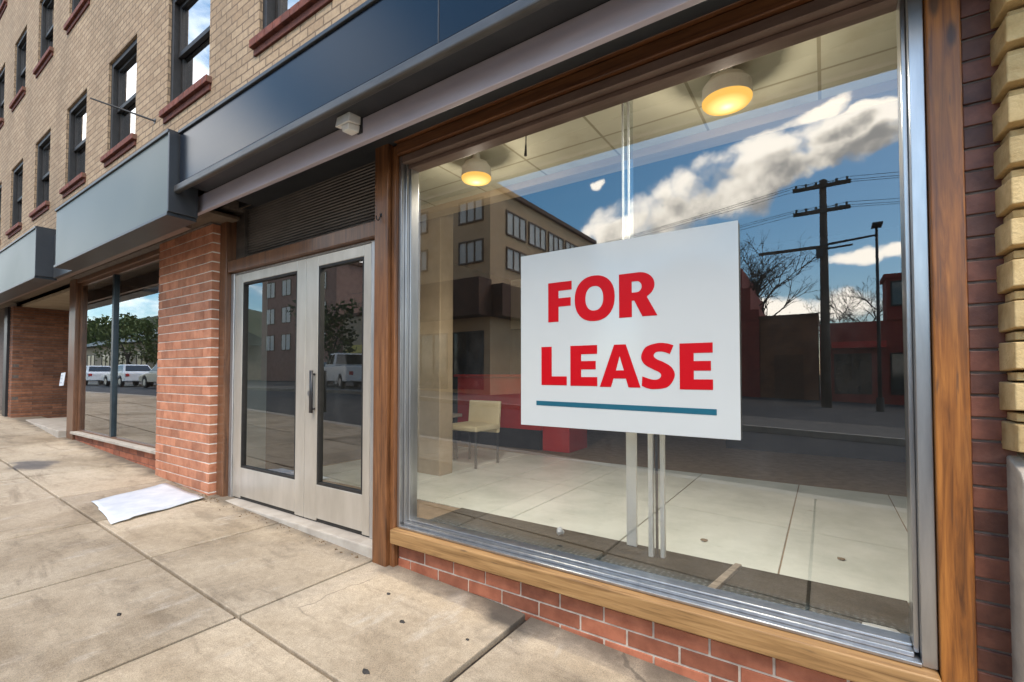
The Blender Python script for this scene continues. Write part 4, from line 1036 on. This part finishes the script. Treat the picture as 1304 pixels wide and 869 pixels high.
# trees
def bare_tree(x, y, h, name, label, seed):
    rn = random.Random(seed); t = thing(name, label, 'tree', (x, y, -.2))
    tk, cr = MB(), MB()
    def grow(p, d, L, r, lev):
        segs = 3; q = p
        for k in range(segs):
            nd = (d + Vector((rn.gauss(0, .16), rn.gauss(0, .16), rn.gauss(.02, .1)))).normalized()
            q2 = q + nd * (L / segs); r2 = r * (1 - .16 * (k + 1))
            (tk if lev == 0 else cr).tube(q, q2, max(r * (1 - .16 * k), .010), max(r2, .008), 7 if lev < 2 else 4, caps=False); q, d = q2, nd
            if lev >= 1 and lev < 6 and rn.random() < .85:
                grow(q, (d + Vector((rn.gauss(0, .7), rn.gauss(0, .7), rn.gauss(.1, .35)))).normalized(), L * .6, r * .45, lev + 2)
        if lev < 5:
            for _ in range(3 if lev < 4 else 2):
                grow(q, (d + Vector((rn.gauss(0, .55), rn.gauss(0, .55), rn.gauss(.1, .3)))).normalized(), L * rn.uniform(.62, .8), r * .55, lev + 1)
    grow(Vector((x, y, -.3)), Vector((0, 0, 1)), h * .34, h * .028, 0)
    tk.build('trunk', BARK, t); cr.build('crown', BARK, t)
bare_tree(-.9, -30.5, 10.8, 'bare_tree', 'leafless tree with fine twigs behind the low red buildings', 5)
bare_tree(2.2, -35, 7.6, 'bare_tree', 'smaller leafless tree behind the red shop roof', 9)
def leaf_tree(x, y, z, h, wd, seed, label, proto=None):
    rn = random.Random(seed); t = thing('broadleaf_tree', label, 'tree', (x, y, z), 'green trees up the street')
    MB().tube((x, y, z - .3), (x, y, z + h * .45), h * .03, h * .018, 8).tube((x, y, z + h * .3), (x + wd * .2, y, z + h * .6), h * .014, h * .008, 6).tube((x, y, z + h * .33), (x - wd * .22, y + .2, z + h * .62), h * .014, h * .008, 6).build('trunk', BARK, t)
    c = MB(); blobs = [(rn.gauss(0, wd * .26), rn.gauss(0, wd * .26), h * rn.uniform(.42, .9), wd * rn.uniform(.12, .24)) for _ in range(16)]
    for bx, by, bz, br in blobs:
        for _ in range(70):
            d = Vector((rn.gauss(0, 1), rn.gauss(0, 1), rn.gauss(0, 1))).normalized() * br * rn.uniform(.6, 1.1)
            p = Vector((x + bx, y + by, z + bz)) + d
            u = Vector((rn.gauss(0, 1), rn.gauss(0, 1), rn.gauss(0, 1))).normalized(); v = u.orthogonal().normalized(); s = h * rn.uniform(.018, .04)
            c.quad([p - u * s, p - v * s * .7, p + u * s, p + v * s * .7])
    c.build('crown', LEAF, t, recalc=False)
for k, (x, y, h, wd, lab) in enumerate([(-52, -15.5, 5.6, 4.6, 'broad green tree nearest the parked cars'), (-62, -16, 6.4, 5.4, 'tall green tree beside the pale house'), (-30, -18.5, 6, 4.4, 'small green tree in front of the beige shop'),
                                        (-95, -22, 11, 8, 'large green tree beyond the pale house roof'), (-110, -34, 12, 9, 'large green tree at the foot of the hill'), (-130, -30, 13, 10, 'farthest large green tree under the hill'), (-43, -16, 5.5, 4, 'small green tree by the faded apartment block')]):
    leaf_tree(x, y, gz(x), h, wd, 20 + k, lab)

# cars
def car(name, label, loc, rz, paint, truck=False, van=False):
    t = thing(name, label, 'truck' if truck else 'car', loc, 'vehicles parked across the street')
    L, W = (5.4, 1.95) if truck else (4.5, 1.8)
    t.rotation_euler = (0, 0, rz)
    def P(mb, nm, mat, bevel=.0, par=t):
        o = mb
        me_off = Vector(loc)
        mb.v = [tuple(Vector(v) + me_off) for v in mb.v]
        return mb.build(nm, mat, par, bevel=bevel, segs=3)
    hl = L / 2
    if truck: body = [(-hl, .45), (hl, .45), (hl + .02, .75), (hl - .1, 1.08), (hl - 1.35, 1.16), (-hl, 1.16)]
    else: body = [(-hl, .38), (hl, .36), (hl + .03, .62), (hl - .15, .78), (hl - 1.2, .92), (-hl + .5, .98), (-hl + .02, .92)]
    mb = MB(); n = len(body)
    # wheel arches cut into the lower edge
    lower = []
    for cx in (-L * .30, L * .30):
        for i in range(9):
            a = pi - pi * i / 8; lower.append((cx + .40 * cos(a), .36 + .38 * sin(a)))
    prof = [(-hl, .38)] + lower + [(hl, .38)] + body[2:]
    mb.prism(prof, -W / 2, W / 2, 'y'); P(mb, 'body', paint, .05)
    if truck:
        mb = MB(); mb.hexa([(-.35, -W / 2 + .05, 1.16), (1.55, -W / 2 + .05, 1.16), (1.55, W / 2 - .05, 1.16), (-.35, W / 2 - .05, 1.16), (-.2, -W / 2 + .2, 1.86), (.85, -W / 2 + .2, 1.86), (.85, W / 2 - .2, 1.86), (-.2, W / 2 - .2, 1.86)])
        cabx = (-.2, .85, 1.16, 1.86, -.35, 1.55, .05, .2)
    else:
        top = 1.48
        mb = MB(); x0, x1, x2, x3 = -hl + .35, hl - 1.25, -hl + .95, hl - 2.0
        mb.hexa([(x0, -W / 2 + .06, .95), (x1, -W / 2 + .06, .92), (x1, W / 2 - .06, .92), (x0, W / 2 - .06, .95), (x2, -W / 2 + .25, top), (x3, -W / 2 + .25, top), (x3, W / 2 - .25, top), (x2, W / 2 - .25, top)])
        cabx = (x2, x3, .95, top, x0, x1, .06, .25)
    cab = P(mb, 'cabin', paint, .06)
    ta, tb_, z0, z1, ba, bb, e0, e1 = cabx
    gl = MB(); k0, k1 = .16, .88
    def lerp(a, b, k): return a + (b - a) * k
    for s in (-1, 1):
        pts = []
        for k, (l, r_) in ((k0, (ba, bb)), (k1, (ta, tb_))):
            pass
        def pt(fr, k): 
            l, r_ = lerp(ba, ta, k), lerp(bb, tb_, k); return (lerp(l, r_, fr), s * (W / 2 - lerp(e0, e1, k) + .012), lerp(z0, z1, k))
        for f0, f1 in ((.10, .48), (.53, .90)): gl.quad([pt(f0, k0), pt(f1, k0), pt(f1, k1), pt(f0, k1)])
    for l, tq, sgn in ((bb, tb_, 1), (ba, ta, -1)):
        def pq(fr, k): return (lerp(l, tq, k) + sgn * .014, lerp(-1, 1, fr) * (W / 2 - lerp(e0, e1, k) - .08), lerp(z0, z1, k))
        gl.quad([pq(0, k0), pq(1, k0), pq(1, k1), pq(0, k1)])
    P(gl, 'window_glass', PANE_DK)
    for cx in (-L * .30, L * .30):
        for s in (-1, 1):
            wh = P(MB().tube((cx, s * (W / 2 - .2), .34), (cx, s * (W / 2 - .01), .34), .33, n=24), 'wheel', TYRE, .02)
            mbx = MB().tube((cx, s * (W / 2 - .05), .34), (cx, s * (W / 2 + .0), .34), .2, n=20)
            P(mbx, 'rim', ALU, 0, wh)
    for s in (-1, 1):
        P(MB().box(hl - .12, hl + .04, s * .68 - .16, s * .68 + .16, .64, .78), 'headlight', HEADL, .02)
        P(MB().box(-hl - .02, -hl + .08, s * .74 - .1, s * .74 + .1, .7, .88), 'tail_light', RED_LAM, .02)
    P(MB().box(hl - .05, hl + .06, -W / 2 + .08, W / 2 - .08, .40, .54), 'bumper', DARK_TRIM, .02)
    if truck: P(MB().box(-hl + .12, -.45, -W / 2 + .12, W / 2 - .12, 1.162, 1.19), 'bed_cover', BLACK_METAL)
    return t
car('parked_car', 'white sedan parked across the street nearest the pale house', (-47, -9.5, gz(-47) - .13), pi, WHITE_CAR)
car('parked_car', 'white sedan parked across the street between two other cars', (-39.5, -9.5, gz(-39) - .13), pi, WHITE_CAR)
car('parked_car', 'tan sedan parked across the street ahead of the white cars', (-32.6, -9.5, gz(-32) - .13), pi, TAN_CAR)
car('pickup_truck', 'white pickup truck parked in the lot beside the tan office block', (-21.2, -13.6, gz(-21) - .03), R(200), WHITE_CAR, True)
car('parked_car', 'dark blue sedan parked beside the white pickup truck', (-24.8, -15.6, gz(-24) - .03), R(10), BLUE_CAR)

bpy.context.view_layer.update()
